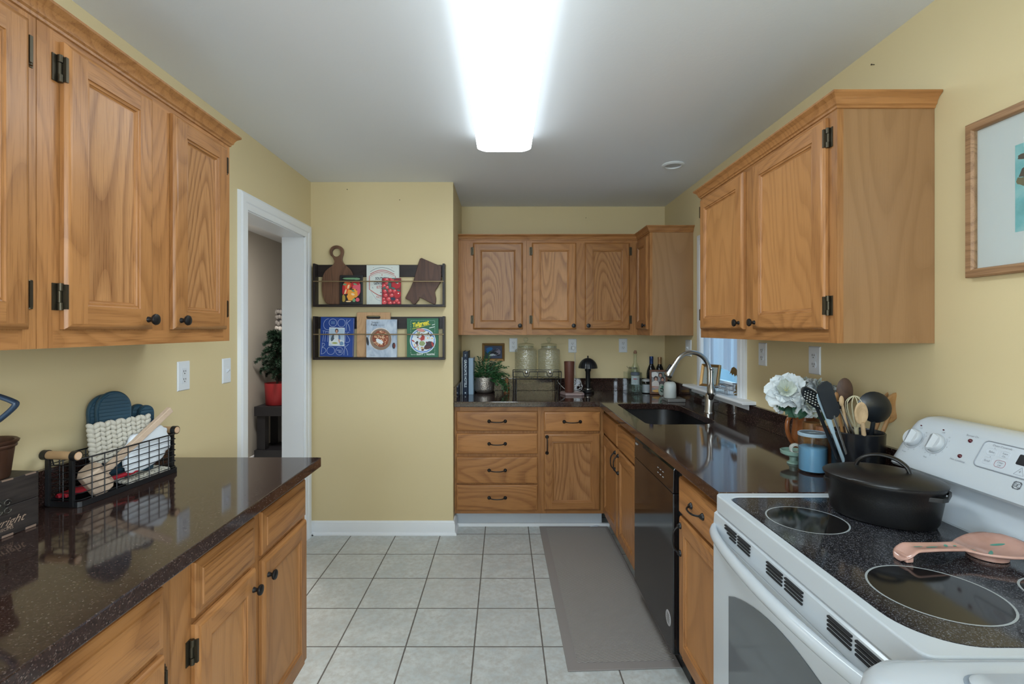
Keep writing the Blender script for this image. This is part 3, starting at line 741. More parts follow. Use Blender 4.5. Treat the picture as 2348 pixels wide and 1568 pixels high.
for i in range(nn+1):
    t = -1+2*i/nn; y = (SY0+SY1)/2+t*.378; x = .648-.050*(1-t**2)**.62
    P.append((x, y, .8085))
m = MB()
rings = []
for i, p in enumerate(P):
    t = abs(-1+2*i/nn); w = .016-.002*t
    rings.append([(p[0]+w*math.cos(a)*.9, p[1], p[2]+.0165*math.sin(a)) for a in [2*PI*j/14 for j in range(14)]])
obj('handle', m.loft(rings), white_enamel, parent=od, world=True, smooth=60)
Wn = [(.885, .36), (1.432, .36), (1.432, .655)]+[(1.432-.547*i/16, .655+.060*math.sin(PI*i/16)**.8) for i in range(1, 16)]+[(.885, .655)]
obj('oven_window', MB().prism(Wn, .6435, .648, 'x'), mat('oven_window_glass', (.10, .115, .13), .06, spec=.7), parent=od, world=True)
obj('storage_drawer', MB().box(.648, .671, SY0+.006, SY1-.003, .09, .250), white_enamel, bevel=.006, **SW)
obj('plinth', MB().box(.69, 1.28, SY0+.02, SY1-.02, 0, .02), black_plastic, **SW)
# backguard: profile in x,z swept along y
prof = [(1.167, .9135), (1.190, .945), (1.214, .985), (1.216, 1.004), (1.196, 1.012), (1.172, 1.016), (1.165, 1.024), (1.167, 1.034), (1.226, 1.139), (1.237, 1.154), (1.256, 1.163), (1.29, 1.165), (1.312, 1.160), (1.312, .9135)]
rings = []; rr_ = .055
ends = [rr_*(1-math.cos(math.radians(a))) for a in (0, 20, 40, 60, 75, 90)]
insets = [rr_*(1-math.sin(math.radians(a))) for a in (0, 20, 40, 60, 75, 90)]
def bgring(y, dz):
    s_ = 1-dz/.148
    return [(x, y, z) if z < 1.0 else (1.312+(x-1.312)*(1-(1-s_)*.30), y, 1.0+(z-1.0)*s_*(1 if z > 1.02 else 1)) for x, z in prof]
for e_, i_ in zip(ends, insets): rings.append(bgring(SY1-.026-e_, i_))
for e_, i_ in list(zip(ends, insets))[::-1]: rings.append(bgring(SY0+.010+e_, i_))
bg = obj('backguard', MB().loft(rings), white_enamel, smooth=38, **SW)
fd = Vector((.059, 0, .105)).normalized(); fn_ = Vector((-.105, 0, .059)).normalized(); fo = Vector((1.167, 0, 1.034))
def face_pt(y, h, out=.001): return fo+fd*h+fn_*out+Vector((0, y, 0))
def FM(y, h, out=.0012): return frameM(face_pt(y, h, out), (0, -1, 0), fd)
ink = mat('grey_ink', (.22, .23, .26), .6); knobshade = mat('knob_facet_shade', (.27, .30, .33), .4); knobw = mat('knob_white', (.46, .49, .52), .3); redlamp = mat('red_lamp', (.075, .006, .014), .25)
def stove_knob(y, h, word):
    k_ = obj('knob', MB().loft([[face_pt(y, h, o_)+(Vector((0, -1, 0))*math.cos(a)+fd*math.sin(a))*r for a in [2*PI*j/28 for j in range(28)]] for r, o_ in ((.0262, .001), (.0262, .006), (.0245, .012), (.0230, .014))]), knobw, parent=bg, world=True, smooth=40)
    # ridge-shaped grip, pointer down; shade on its far facets painted grey
    def q(u, v, o_): return face_pt(y, h, o_)+fd*u+Vector((0, -1, 0))*v
    m = MB(); A0, A1, L0, R0, L1, R1 = q(.021, .0, .0205), q(-.023, 0, .0205), q(.016, -.0150, .0135), q(.016, .0150, .0135), q(-.017, -.012, .0135), q(-.017, .012, .0135); T0, T1 = q(.0235, 0, .0135), q(-.027, 0, .0135)
    for f_, mi in (((A0, A1, L1, L0), 0), ((A0, R0, R1, A1), 1), ((A0, L0, T0), 0), ((A0, T0, R0), 1), ((A1, T1, L1), 0), ((A1, R1, T1), 1)): m.face(f_, mi)
    obj('grip', m, [knobshade, knobw], parent=k_, world=True)
    m = MB(); P2 = arc((0, 0), .0315, -135, 40, 20)
    M = FM(y, h); m.stroke(P2, 0.0009, lambda u, v: tuple(M @ Vector((u, v, 0))))
    for i, ch in enumerate('3456789'):
        a = math.radians(-140+i*27); m.text(ch, .0058, FM(y-.0375*math.cos(a), h+.0375*math.sin(a)))
    m.text('Hi', .0058, FM(y-.030, h+.025)); m.text('Off', .0065, FM(y-.006, h+.0345)); m.text(word, .0062, FM(y+.008, h-.046))
    obj('marking', m, ink, parent=k_, world=True, recalc=False)['kind'] = 'stuff'
    obj('pilot_lamp', MB().loft([[face_pt(y-.002+.0026*math.cos(a), h+.0425+.0018*math.sin(a), o_) for a in [2*PI*j/12 for j in range(12)]] for o_ in (.0008, .002)]), redlamp, parent=bg, world=True)
stove_knob(1.467, .076, 'Front'); stove_knob(1.394, .078, 'Rear'); stove_knob(.93, .072, 'Rear'); stove_knob(.86, .072, 'Front')
for y, h, w_, dh in ((1.306, .108, 'Burner On', .0135), (1.311, .061, 'Hot Cooktop', -.013)):
    l = obj('indicator_lamp', MB().ball(face_pt(y, h, 0), .0055, n=14), redlamp, parent=bg, world=True, smooth=180)
    obj('marking', MB().text(w_, .0078, FM(y, h+dh)), ink, parent=l, world=True, recalc=False)['kind'] = 'stuff'
# control panel with touch pads
def panel(y0, y1, h0, h1, r, o0, o1):
    P2 = rrect(y0, y1, h0, h1, r); return [[face_pt(y, h, o_) for y, h in P2] for o_ in (o0, o1)]
m = MB().loft(panel(1.00, 1.268, .048, .1185, .012, .0002, .0016)); cpn = obj('control_panel', m, mat('panel_pale', (.47, .515, .56), .3), parent=bg, world=True)
n_ = rrect(1.00, 1.268, .048, .1185, .012); m = MB(); m.tube([face_pt(y, h, .0012) for y, h in n_], .0016, 6, closed=True); obj('panel_rim', m, mat('panel_rim', (.25, .28, .32), .4), parent=cpn, world=True, smooth=60)
def oline(m, y, h, hw, hh, rr): m.tube([face_pt(a, b, .0018) for a, b in rrect(y-hw, y+hw, h-hh, h+hh, rr, 4)], .0005, 4, closed=True)
for y, h, t1, t2, hot in ((1.240, .0925, 'Bake', '', 0), (1.208, .0925, 'Start', 'On', 0), (1.240, .068, 'Broil', '', 0), (1.208, .068, 'Clear', 'Off', 1)):
    m = MB(); oline(m, y, h, .0125, .0088, .0065); b = obj('touch_pad', m, mat('pad_red', (.30, .08, .10), .5) if hot else mat('pad_line', (.52, .55, .60), .5), parent=cpn, world=True)
    m = MB()
    if t2: m.text(t1, .0065, FM(y, h+.0033, .002)); m.text(t2, .0065, FM(y, h-.0040, .002))
    else: m.text(t1, .0075, FM(y, h, .002)); m.blob(0, 0, .0011, .0011, lambda u, v: tuple(FM(y-.003, h+.0115, .002) @ Vector((u, v, 0))))
    obj('pad_text', m, ink, parent=cpn, world=True, recalc=False)['kind'] = 'stuff'
obj('panel_title', MB().text('Oven Controls', .0078, FM(1.222, .1105, .002)), ink, parent=cpn, world=True, recalc=False)['kind'] = 'stuff'
obj('display', MB().loft(panel(1.050, 1.176, .078, .104, .003, .0016, .0024)), mat('display_black', (.012, .012, .015), .1), parent=cpn, world=True)
for y, s_ in ((1.158, '+'), (1.122, '-')):
    m = MB(); m.text(s_, .012, FM(y, .062, .002)); m.tube([face_pt(y+a, .062+b, .0018) for a, b in ((-.011, -.008), (.011, -.008), (0, .0115))], .0005, 4, closed=True)
    obj('touch_pad', m, ink, parent=cpn, world=True, recalc=False)
# round scrolled emblem
m = MB(); M = FM(1.150, .030, .0012); fnm = lambda u, v: tuple(M @ Vector((u, v, 0)))
m.stroke(circle(0, 0, .0088, 36)+[(.0088, 0)], .0016, fnm)
for q in range(4):
    a0 = q*PI/2+PI/4; m.stroke([(.0103*math.cos(a0+t), .0103*math.sin(a0+t)) for t in [i*.1-.35 for i in range(8)]], .0016, fnm)
K_ = .66
m.stroke([(K_*(-.0045+.0052*math.cos(math.radians(a))), K_*.0052*math.sin(math.radians(a))) for a in range(40, 331, 15)]+[(0, -.0004), (-.0033, -.0004)], .0011, fnm)
m.stroke([(K_*(.0045+.0042*math.cos(math.radians(a))), K_*(.0032+.0030*math.sin(math.radians(a)))) for a in range(40, 271, 15)]+[(K_*(.0045+.0048*math.cos(math.radians(a))), K_*(-.0032+.0034*math.sin(math.radians(a)))) for a in range(90, 331, 15)], .0011, fnm)
obj('emblem', m, mat('emblem_dark', (.06, .065, .075), .4), parent=bg, world=True, recalc=False)['kind'] = 'stuff'

# white appliance in the bottom right corner
wa = thing('washing_machine', 'white top-lid appliance at the bottom right corner, in front of the stove', 'appliance', (.93, .42, 0))
R = [[(x, y, z) for x, y in rrect(.515+i, 1.30, .08+i, .765-i, [.015, .06, .06, .015], 8)] for i, z in ((.012, .02), (0, .05), (0, .890), (.003, .908), (.012, .922), (.028, .9285))]
o = obj('cabinet_shell', MB().loft(R), white_enamel, wa, world=True, smooth=40)
ld = obj('lid', MB().loft([[(x, y, z) for x, y in rrect(.640+i, 1.18, .14+i, .706-i, [.01, .03, .03, .01], 6)] for i, z in ((0, .9290), (0, .933), (.004, .936))]), white_enamel, wa, world=True, smooth=40)
obj('lid_seam', MB().loft([[(x, y, z) for x, y in rrect(.635, 1.185, .135, .711, [.012, .033, .033, .012], 6)] for z in (.9286, .9292)]), mat('seam_grey', (.25, .30, .36), .5), wa, world=True)

# ------------------------------------------------------------------ floor mat
rg = thing('kitchen_mat', 'long grey-brown ribbed mat on the tile floor in front of sink and dishwasher', 'mat', (.5, 2.85, 0))
obj('border', MB().prism([(.252, 3.588), (.264, 2.069), (.742, 2.091), (.742, 3.588)], .0005, .006), mat_border, rg, world=True, bevel=.002)
obj('weave', MB().prism([(.298, 3.55), (.310, 2.118), (.727, 2.135), (.722, 3.55)], .0062, .0085), matweave, rg, world=True, bevel=.001)

# ------------------------------------------------------------------ picture on the right wall
pc = thing('framed_picture', 'oak-framed picture with a wide white mount and turquoise print at the right edge', 'picture', (XR, 1.16, 1.57))
y0, y1, z0, z1 = .90, 1.425, 1.566, 2.0
obj('frame', MB().sweep([(XR-.001, y0, z0), (XR-.001, y1, z0), (XR-.001, y1, z1), (XR-.001, y0, z1)], [(0, 0), (0, .018), (.004, .022), (.020, .022), (.024, .016), (.024, 0)], (-1, 0, 0), closed=True, flip=-1), framewood, pc, world=True, smooth=30)
mt = obj('mount', MB().box(XR-.007, XR-.003, y0+.022, y1-.022, z0+.022, z1-.022), mat('mount_white', (.74, .77, .80), .8), pc, world=True)
obj('print', MB().box(XR-.0078, XR-.0072, 1.03, 1.297, 1.672, 1.897), None or mat('turquoise_print', (.17, .50, .55), .7), pc, world=True)
k = NT('turquoise_wash'); v = k.coords(); n = k.noise(v, 14, 5, .6); k.color(k.ramp(n, [(.25, (.10, .36, .40)), (.5, (.20, .56, .62)), (.75, (.42, .72, .76))])); k.rough(.7)
bpy.data.objects['print'].data.materials[0] = k.m
m = MB(); fnp = lambda u, v: (XR-.0082, u, v)
for (u, v, ru, rv, rt, mi) in ((1.272, 1.862, .020, .008, .1, 0), (1.255, 1.825, .036, .015, -.35, 0), (1.279, 1.800, .016, .010, .5, 2), (1.235, 1.795, .030, .014, 1.0, 0), (1.20, 1.83, .03, .012, .2, 2), (1.19, 1.78, .035, .02, -.6, 0), (1.236, 1.752, .008, .006, 0, 1), (1.15, 1.82, .04, .02, .5, 0), (1.12, 1.76, .03, .016, 1.2, 2)):
    m.blob(u, v, ru, rv, fnp, mi, 12, .25, rt)
obj('print_leaf', m, [mat('leaf_dark', (.075, .075, .07), .7), mat('print_red', (.25, .07, .06), .7), mat('leaf_olive', (.17, .165, .10), .7)], pc, world=True, recalc=False)['kind'] = 'stuff'
obj('glass', MB().box(XR-.0135, XR-.0125, y0+.022, y1-.022, z0+.022, z1-.022), clear, pc, world=True)

# small nails left in the walls, a paper scrap
nm = mat('nail_dark', (.05, .04, .03), .5, metal=.5)
for lab, p0, d_ in (('small dark nail in the partition wall just under the ceiling', (wx(797, YP), YP, wz(435, YP)), (0, -1, 0)), ('tiny nail in the partition wall above the cream cookbook', (wx(917, YP), YP, wz(459, YP)), (0, -1, 0)), ('tiny nail in the far wall above the wall cabinets', (wx(1343, YB), YB, wz(500, YB)), (0, -1, 0)), ('small nail high in the right wall over the stove-side cabinet', (XR, XR*F/(2005-CX), EYE+(CY-148)*XR/(2005-CX)), (-1, 0, 0))):
    p0, d_ = Vector(p0), Vector(d_); t = thing('nail', lab, 'nail', p0)
    m = MB(); m.tube([p0-d_*.004, p0+d_*.010, p0+d_*.0102, p0+d_*.012], [.0013, .0013, .0028, .0028], 8)
    obj('shank', m, nm, t, world=True)
ps = thing('paper_scrap', 'small white paper scrap on the floor at the inner corner toe kick', 'paper', (.66, 3.592, .0085))
obj('sheet', MB().prism([(.612, 3.570), (.655, 3.596), (.690, 3.590), (.668, 3.575)], .0088, .0096), cm_white if False else mat('scrap_white', (.62, .68, .76), .7), ps, world=True)

# ------------------------------------------------------------------ the two narrow wall racks on the partition and what stands in them
RY = YP-.070                                   # front of the racks
def rack(label, z0, z1, zr):
    t = thing('book_rack', label, 'shelf', (-.86, YP, z0)); X0, X1 = -1.300, -.404
    obj('bottom_board', MB().box(X0, X1, RY, YP-.001, z0, z0+.016), ebony, t, world=True, bevel=.001)
    obj('back_rail', MB().box(X0+.015, X1-.015, YP-.016, YP-.001, z1-.085, z1-.002), ebony, t, world=True, bevel=.001)
    for a, b in ((X0, X0+.0148), (X1-.0148, X1)): obj('side_board', MB().box(a, b, RY+.001, YP-.001, z0+.0162, z1), ebony, t, world=True, bevel=.001)
    obj('rail', MB().cyl((X0+.006, RY-.002, zr), (X1-.006, RY-.002, zr), .0042, n=10), mat('brass_rail', (.33, .25, .15), .35, metal=.8), t, world=True, smooth=60)
    return t
UZ0, LZ0 = wz(703, RY), wz(825, RY)
rack('upper dark wooden wall rack holding cutting boards and books', UZ0, wz(604, RY), wz(645, RY))
rack('lower dark wooden wall rack with three large cookbooks', LZ0, wz(725, RY), wz(766.5, RY))
UB, LBz = UZ0+.0165, LZ0+.0165                 # standing heights
def lean(o, ang):                              # tilt a thing back about its foot
    o.rotation_euler = (-ang, o.rotation_euler[1], o.rotation_euler[2]); return o
def tilt_in_plane(o, ang): o.rotation_euler = (o.rotation_euler[0], ang, 0); return o
# local frame of each standing thing: x right, z up, y=0 its front face
RS = 3.43/F
def board_from_px(name, label, pts, cx, foot, z, y, th, m, holes=(), bev=.003, ang=.03):
    t = thing(name, label, 'cutting board', ((cx-CX)*RS, y, z))
    P2 = [((x-cx)*RS, (foot-yy)*RS) for x, yy in pts]
    b = MB().prism([(p[0], p[1]) for p in P2], 0, th, 'y')
    o = obj('board', b, m, t)
    for h in holes:
        c = MB().prism([((x-cx)*RS, (foot-yy)*RS) for x, yy in h], -.05, .05, 'y'); c.bm.transform(Matrix.Translation(t.location)); cut(o, c)
    o.modifiers.new('b', 'BEVEL').width = bev; o.modifiers['b'].segments = 2; o.modifiers['b'].limit_method = 'ANGLE'; o.modifiers['b'].angle_limit = math.radians(40)
    lean(t, ang); return t
def zp(zx, zy, x0=720, y0=555, s=160/1568): return (x0+zx*s, y0+zy*s)
half = [zp(*p) for p in [(515,78),(600,98),(655,150),(675,220),(660,300),(642,360),(645,430),(690,500),(770,570),(835,640),(880,730),(905,850),(915,1000),(905,1130),(880,1250),(840,1340),(780,1390),(700,1402),(560,1402),(400,1400),(310,1390),(260,1340),(215,1240),(190,1120),(184,1000),(192,860),(215,750),(260,660),(340,590),(430,520),(465,450),(455,400),(420,340),(375,290),(358,220),(375,150),(430,98)]]
half = [tuple(p) for p in smoothpts([(a, b, 0) for a, b in half], 3, True)]; half = [(p[0], p[1]) for p in half]
board_from_px('cutting_board', 'round walnut paddle cutting board with a ring handle in the upper rack', half, 775, zp(0,1402)[1], UB+.0005, YP-.040, .018, walnut, [[zp(*p) for p in circle(512, 238, 94, 28)]], ang=-.0)
def zq(zx, zy): return (830+zx*200/2348, 585+zy*200/2348)
miss = [zq(*p) for p in [(1600,85),(1620,90),(1950,235),(2080,285),(2140,310),(2135,360),(2140,430),(2130,480),(2145,530),(2135,600),(2140,660),(2110,740),(2050,850),(1985,940),(1965,1000),(1975,1080),(1995,1180),(1990,1260),(1975,1330),(1940,1335),(1800,1270),(1650,1190),(1560,1150),(1540,1160),(1530,1220),(1480,1270),(1440,1330),(1370,1325),(1290,1230),(1190,1190),(1172,1165),(1200,1100),(1310,890),(1390,700),(1470,420),(1530,200),(1560,110)]]
board_from_px('cutting_board', 'dark walnut cutting board cut in the outline of a state, upper rack at right', miss, 972, zq(0,1335)[1], UB+.0005, YP-.0375, .020, walnut2, ang=0.0)
bam = [(818.5, 718), (895.5, 718), (895.5, 820), (818, 820)]
bx = rrect(818.5, 895.5, 718, 820.5, 2.5, 3)
board_from_px('cutting_board', 'light bamboo cutting board with a slot handle behind the pasta book', bx, 857, 820.5, LBz+.0005, YP-.036, .018, bamboo, [rrect(840, 872.5, 725.8, 733, 3.5, 4)], bev=.002, ang=0.0)

def book(label, px0, px1, ptop, foot, y, th, cover, group=None, name='book', roll=0.0, ang=.0, cat='book', edge=None):
    w, h = (px1-px0)*RS, (foot-ptop)*RS
    t = thing(name, label, cat, ((px0+px1)/2*RS-CX*RS, y, UB+.0005 if foot < 720 else LBz+.0005))
    o = obj('cover', MB().box(-w/2, w/2, 0, .003, 0, h).box(-w/2, w/2, th-.003, th, 0, h).box(-w/2, -w/2+.003, .003, th-.003, 0, h), cover, t)
    obj('pages', MB().box(-w/2+.0032, w/2-.004, .0032, th-.0032, .004, h-.004), paper, t)
    t.rotation_euler = (-ang, roll, 0); return t, w, h
def cm(name, c, r=.45): return mat(name, c if isinstance(c, str) else c, r)
# --- picture of peppers in a black frame
t = thing('framed_print', 'small black-framed painting of orange and red peppers in the upper rack', 'picture', ((808.5-CX)*RS, YP-.062, UB+.0005))
w, h = 51.5*RS, 66*RS; fw = 5.0*RS
obj('frame', MB().sweep([(-w/2, 0.012, 0), (w/2, 0.012, 0), (w/2, 0.012, h), (-w/2, 0.012, h)], [(0, 0), (0, .011), (.002, .012), (fw-.002, .012), (fw, .009), (fw, 0)], (0, -1, 0), closed=True, flip=1), mat('black_frame', (.008, .009, .012), .4), t)
m = MB(); m.face([(-w/2+fw, .006, fw), (w/2-fw, .006, fw), (w/2-fw, .006, h-fw), (-w/2+fw, .006, h-fw)], 0)
PM = [cm('pp_dark', '1d1512', .6), cm('pp_orange', 'e0582a', .6), cm('pp_red', 'b3202c', .6), cm('pp_yellow', 'eda03a', .6), cm('pp_green', '6f9a74', .6), cm('pp_light', 'f3cfa0', .6), cm('pp_pink', 'd9596a', .6), cm('pp_olive', 'a98f3c', .6)]
def up(zx, zy): x, y = zp(zx, zy); return ((x-808.5)*RS, (zp(0, 1402)[1]-y)*RS)
lay = [0]
def bl(zx, zy, rx, ry, mi, rot=0, wob=.08, n=18, up=up, mm=None, s=160/1568, base=.0058, step=.00006):
    lay[0] += 1; u, v = up(zx, zy); yy = base-step*lay[0]
    (mm or m).blob(u, v, rx*s*RS, ry*s*RS, lambda a, b: (a, yy, b), mi, n, wob, -rot)
for a in [(860,830,195,22,4),(990,835,70,25,4),(770,980,90,95,1),(750,1070,70,105,1,.2),(690,1080,35,110,2),(960,980,110,100,2),(965,1020,70,60,6),(1030,1080,45,140,6,.2),(720,960,40,22,4),(950,955,42,18,4,.3),(735,1120,18,60,5,.3),(800,1010,22,50,5,.3),(890,1150,115,100,3),(850,1240,85,80,3),(960,1190,50,65,3),(900,1180,40,26,5,.3),(905,1105,40,16,4,.4),(690,1270,45,80,7),(760,1300,28,52,0),(925,1310,35,42,4),(1005,1300,45,45,6),(870,1070,60,12,0,.1),(800,1340,60,15,5),(830,900,60,14,0)]: bl(*a)
obj('picture_print', m, PM, t, recalc=False)
# --- cream cookbook with the emblem
def ut(zx, zy): x, y = zq(zx, zy); return ((x-878.3)*RS, (zq(0, 1335)[1]-y)*RS)
t, w, h = book('cream cookbook with a red-lined emblem and bold lettering in the upper rack', 841.5, 915, 609, 698.7, YP-.040, .022, cm('cream_cover', 'cfd6d2', .5), ang=0)
navy, redl, pale = cm('ink_navy', '25304a', .6), cm('ink_red', 'b5433f', .6), cm('ink_grey', '8b9aa6', .6)
m = MB(); fy = lambda d: (lambda u, v: (u, -.0004-d, v))
oct_ = [ut(*p) for p in [(205,580),(330,510),(450,468),(550,455),(650,468),(770,510),(908,580),(908,930),(770,1030),(640,1090),(550,1112),(450,1090),(330,1020),(205,930),(205,580)]]
m.stroke(oct_, .0034, fy(0), 1)
m.stroke([(u*.93-.0004, (v-.085)*.93+.085) for u, v in oct_], .0014, fy(0), 1)
m.stroke([ut(*p) for p in [(230,460),(330,400),(430,360),(550,345),(670,360),(770,400),(880,460)]], .0022, fy(0), 0)
m.stroke([ut(*p) for p in [(230,525),(330,470),(450,425),(550,415),(650,425),(770,470),(880,525)]], .0040, fy(0), 1)
m.stroke([ut(*p) for p in [(250,980),(310,1080),(400,1200),(520,1250)]], .0022, fy(0), 2)
MF = lambda p, d=.0006: frameM((p[0], -d, p[1]), (1, 0, 0), (0, 0, 1))
m.text('A', .022, MF(ut(550, 545)), 1, .7); m.text('SOUTHERN', .0245, MF(ut(552, 642)), 0, .72, bold=.0006); m.text('GENTLEMAN\'S', .0275, MF(ut(560, 768)), 0, .66, bold=.0007)
m.text('KITCHEN', .028, MF(ut(556, 880)), 1, .66, bold=.0003); m.text('MATT', .024, MF(ut(465, 1145)), 1, .58, .1)
for p, a in (((480,555),.5), ((625,555),-.5)): m.blob(*ut(*p), .0012, .0035, fy(.0002), 2, 8, 0, a)
m.blob(*ut(300, 890), .0030, .0065, fy(.0002), 2, 8, .1, .4); m.blob(*ut(520, 1015), .0060, .0028, fy(.0002), 0, 10)
m.stroke([ut(*p) for p in [(222,1130),(230,1235),(270,1235),(280,1125),(222,1130)]], .0010, fy(.0002), 2)
for sx_ in (1, -1):
    for p in ((320,350),): u, v = ut(*p); m.blob(sx_*abs(u), v, .003, .0012, fy(.0002), 1, 8)
    m.stroke([(sx_*(w/2-.004), h-.015), (sx_*(w/2-.006), h-.006), (sx_*(w/2-.018), h-.004)], .0007, fy(0), 2); m.stroke([(sx_*(w/2-.004), .015), (sx_*(w/2-.006), .006), (sx_*(w/2-.018), .004)], .0007, fy(0), 2)
obj('cover_print', m, [navy, redl, pale], t, recalc=False)
# --- red tomato booklet
t, w, h = book('small booklet covered in red tomatoes, leaning in front of the cream cookbook', 878.2, 921.2, 639, 698.6, YP-.058, .010, cm('tomato_cover', '7c1f2c', .5))
m = MB(); TM = [cm('tm_red', 'b5242f', .55), cm('tm_light', 'd9545a', .55), cm('tm_dark', '46131f', .55), cm('tm_green', '3c6a63', .55), cm('tm_hi', 'f3d9d6', .55), cm('tm_blue', '24364e', .55)]
def u2(zx, zy): x, y = zq(zx, zy); return ((x-899.7)*RS, (zq(0, 1334)[1]-y)*RS)
lay[0] = 0; kw = dict(up=u2, s=200/2348, base=-.0002, step=.00005, wob=.05)
for a in [(815,985,250,345,2,0,0),]: pass
for zx, zy, r in ((680,680,75),(830,665,70),(690,760,60),(950,800,120),(620,840,60),(700,880,55),(640,980,58),(780,970,60),(660,1090,62),(820,1090,62),(900,980,62),(980,1070,100),(610,1190,45),(740,1190,68),(620,1280,75),(960,1230,60),(780,1300,60),(1010,1290,45),(890,1290,40)):
    bl(zx, zy, r, r*.95, 0, **kw); bl(zx+r*.15, zy+r*.05, r*.72, r*.66, 1 if r < 90 else 0, **kw); bl(zx+r*.25, zy-r*.25, r*.2, r*.16, 4, **kw)
for zx, zy, rx, ry, ro in ((780,840,30,85,.1),(740,790,14,60,.5),(860,1190,70,35,.2),(1010,970,45,22,.3),(870,910,60,25,.4),(620,900,20,50,.6),(690,950,14,70,-.7),(960,760,40,16,0),(880,650,60,14,.1)): bl(zx, zy, rx, ry, 3 if zy != 1190 else 5, ro, **kw)
for v_ in m.bm.verts: v_.co.x = max(-w/2+.0005, min(w/2-.0005, v_.co.x)); v_.co.z = max(.0006, min(h-.0005, v_.co.z))
obj('cover_print', m, TM, t, recalc=False)
bpy.data.objects['cover_print.001'].location = (0, 0, 0)
# --- blue cookbook (linear lettering)
def u3(zx, zy): return ((720+zx*160/2091-776.0)*RS, (710+1430*120/1568-(710+zy*120/1568))*RS)
blue = cm('cobalt_cover', '123f8f', .4)
t, w, h = book('cobalt blue cookbook with thin white line lettering in the lower rack', 736.5, 811, 730, 819.5, YP-.058, .026, blue)
t.rotation_euler = (0, .03, 0); t.location.z += .004
m = MB(); LW = .0017
def rx(P): 
    out = []
    for p in P:
        u, v = u3(*p); c, s_ = math.cos(.045), math.sin(.045); out.append((u*c-(v-h/2)*s_*-1*-1+0, v)) 
    return out
def st3(P, w_=LW, mi=0):
    if 5 <= len(P) <= 12: P = [(q.x, q.y) for q in smoothpts([(a_, b_, 0) for a_, b_ in P], 4)]
    m.stroke([u3(*p) for p in P], w_, fy(.0003), mi)
def circ(cx, cy, rx_, ry_): st3([(cx+rx_*math.cos(math.radians(a)), cy+ry_*math.sin(math.radians(a))) for a in range(0, 361, 12)])
circ(610, 425, 115, 115); circ(865, 425, 112, 115); circ(570, 1255, 115, 115); circ(825, 1260, 112, 115)
st3([(480,310),(440,318),(390,350),(350,410),(335,480),(345,550),(385,610),(440,635),(500,632)])
st3([(1018,315),(1005,650)]); st3([(1125,320),(1080,370),(1035,420),(1075,480),(1105,560),(1118,650)])
st3([(310,672),(385,672)]); st3([(345,672),(325,995)]); st3([(405,672),(388,995)]); st3([(480,672),(462,995)]); st3([(405,690),(480,690)])
st3([(1000,690),(985,1000)]); st3([(1105,690),(1060,700),(1035,760),(1065,820),(1105,880),(1120,940),(1090,990),(1010,1000)])
st3([(315,1030),(290,1365)]); st3([(300,1035),(360,1045),(385,1085),(360,1120),(315,1165),(370,1175),(420,1230),(410,1290),(360,1340),(285,1365)])
st3([(985,1045),(965,1375)]); st3([(1090,1045),(1040,1100),(990,1130),(1030,1190),(1065,1280),(1080,1380)])
def quad(a, b, mi, d): m.face([(*((u3(x, y)[0], -d, u3(x, y)[1])),) for x, y in ((a[0], a[1]), (b[0], a[1]), (b[0], b[1]), (a[0], b[1]))], mi)
quad((505,565), (965,1110), 1, .0005); quad((525,590), (948,1085), 2, .0006)
lay[0] = 0; k3 = dict(up=u3, s=160/2091, base=-.0007, step=.00005, wob=.05)
for a in [(735,1000,215,88,1),(880,1030,60,60,6),(730,870,110,130,1),(620,870,48,110,3,.35),(805,840,35,90,4,-.2),(728,660,52,62,5),(728,672,30,40,7),(728,730,22,25,7),(720,830,70,90,1),(680,1030,95,32,8),(690,1022,70,20,9),(810,960,18,70,7,-.3)]:
    bl(*a, **k3)
m.text('MOLLY', .0125, MF(u3(822, 1240)), 0, .9); m.text('BAZ', .0125, MF(u3(850, 1292)), 0, .9)
for i in range(4): quad((550, 380+i*24), (670, 394+i*24), 4, .0004)
obj('cover_print', m, [cm('line_white', 'ccd9ee', .5), cm('photo_white', 'd5dfe6', .5), cm('photo_sky', 'aec4da', .5), cm('photo_sleeve', '4a5a6a', .5), cm('photo_shadow', '5f7fae', .5), cm('photo_hair', '3b2a26', .5), cm('photo_blue', '6f93b8', .5), cm('photo_skin', 'c89a86', .5), cm('photo_bowl', 'c7c9a8', .5), cm('photo_green', '9aa653', .5)], t, recalc=False)
# --- pasta book
def u4(zx, zy): return ((830+zx*200/2348-878.2)*RS, (720+1170*110/1291-(720+zy*110/1291))*RS)
k = NT('linen_cover'); v = k.coords((1, 1, .6)); n = k.noise(v, 22, 4, .6, .8); k.color(k.ramp(n, [(.3, lin('8ea0b8')), (.55, lin('b3c0d0')), (.75, lin('c8d2dd'))])); k.rough(.5)
t, w, h = book('pale grey pasta cookbook with a bowl of pasta on its cover, lower rack centre', 843.0, 911.5, 733.5, 819.6, YP-.0625, .022, k.m)
m = MB(); lay[0] = 0; k4 = dict(up=u4, s=200/2348, base=-.0002, step=.00006)
for a in [(540,680,300,298,0,0,0,40),(548,690,285,285,1,0,0,40),(545,672,215,225,2,0,.06,30)]: bl(*a, **k4)
random.seed(3)
for i in range(70):
    a = random.uniform(0, 2*PI); r = 190*math.sqrt(random.random()); bl(545+r*math.cos(a), 670+1.05*r*math.sin(a), random.uniform(18, 48), random.uniform(7, 14), random.choice([3, 4, 5, 6, 3, 5]), random.uniform(0, 3), **k4)
bl(520, 745, 105, 55, 7, .5, .12, **k4); bl(480, 720, 60, 30, 7, .4, .1, **k4)
bl(200, 740, 32, 115, 8, -.15, 0, **k4); bl(900, 860, 45, 82, 8, 0, 0, **k4); bl(915, 860, 30, 60, 6, 0, 0, **k4)
m.text('Simple', .0195, MF(u4(390, 240)), 8, .92); m.text('Pasta', .0205, MF(u4(368, 305)), 8, .98, bold=.0002)
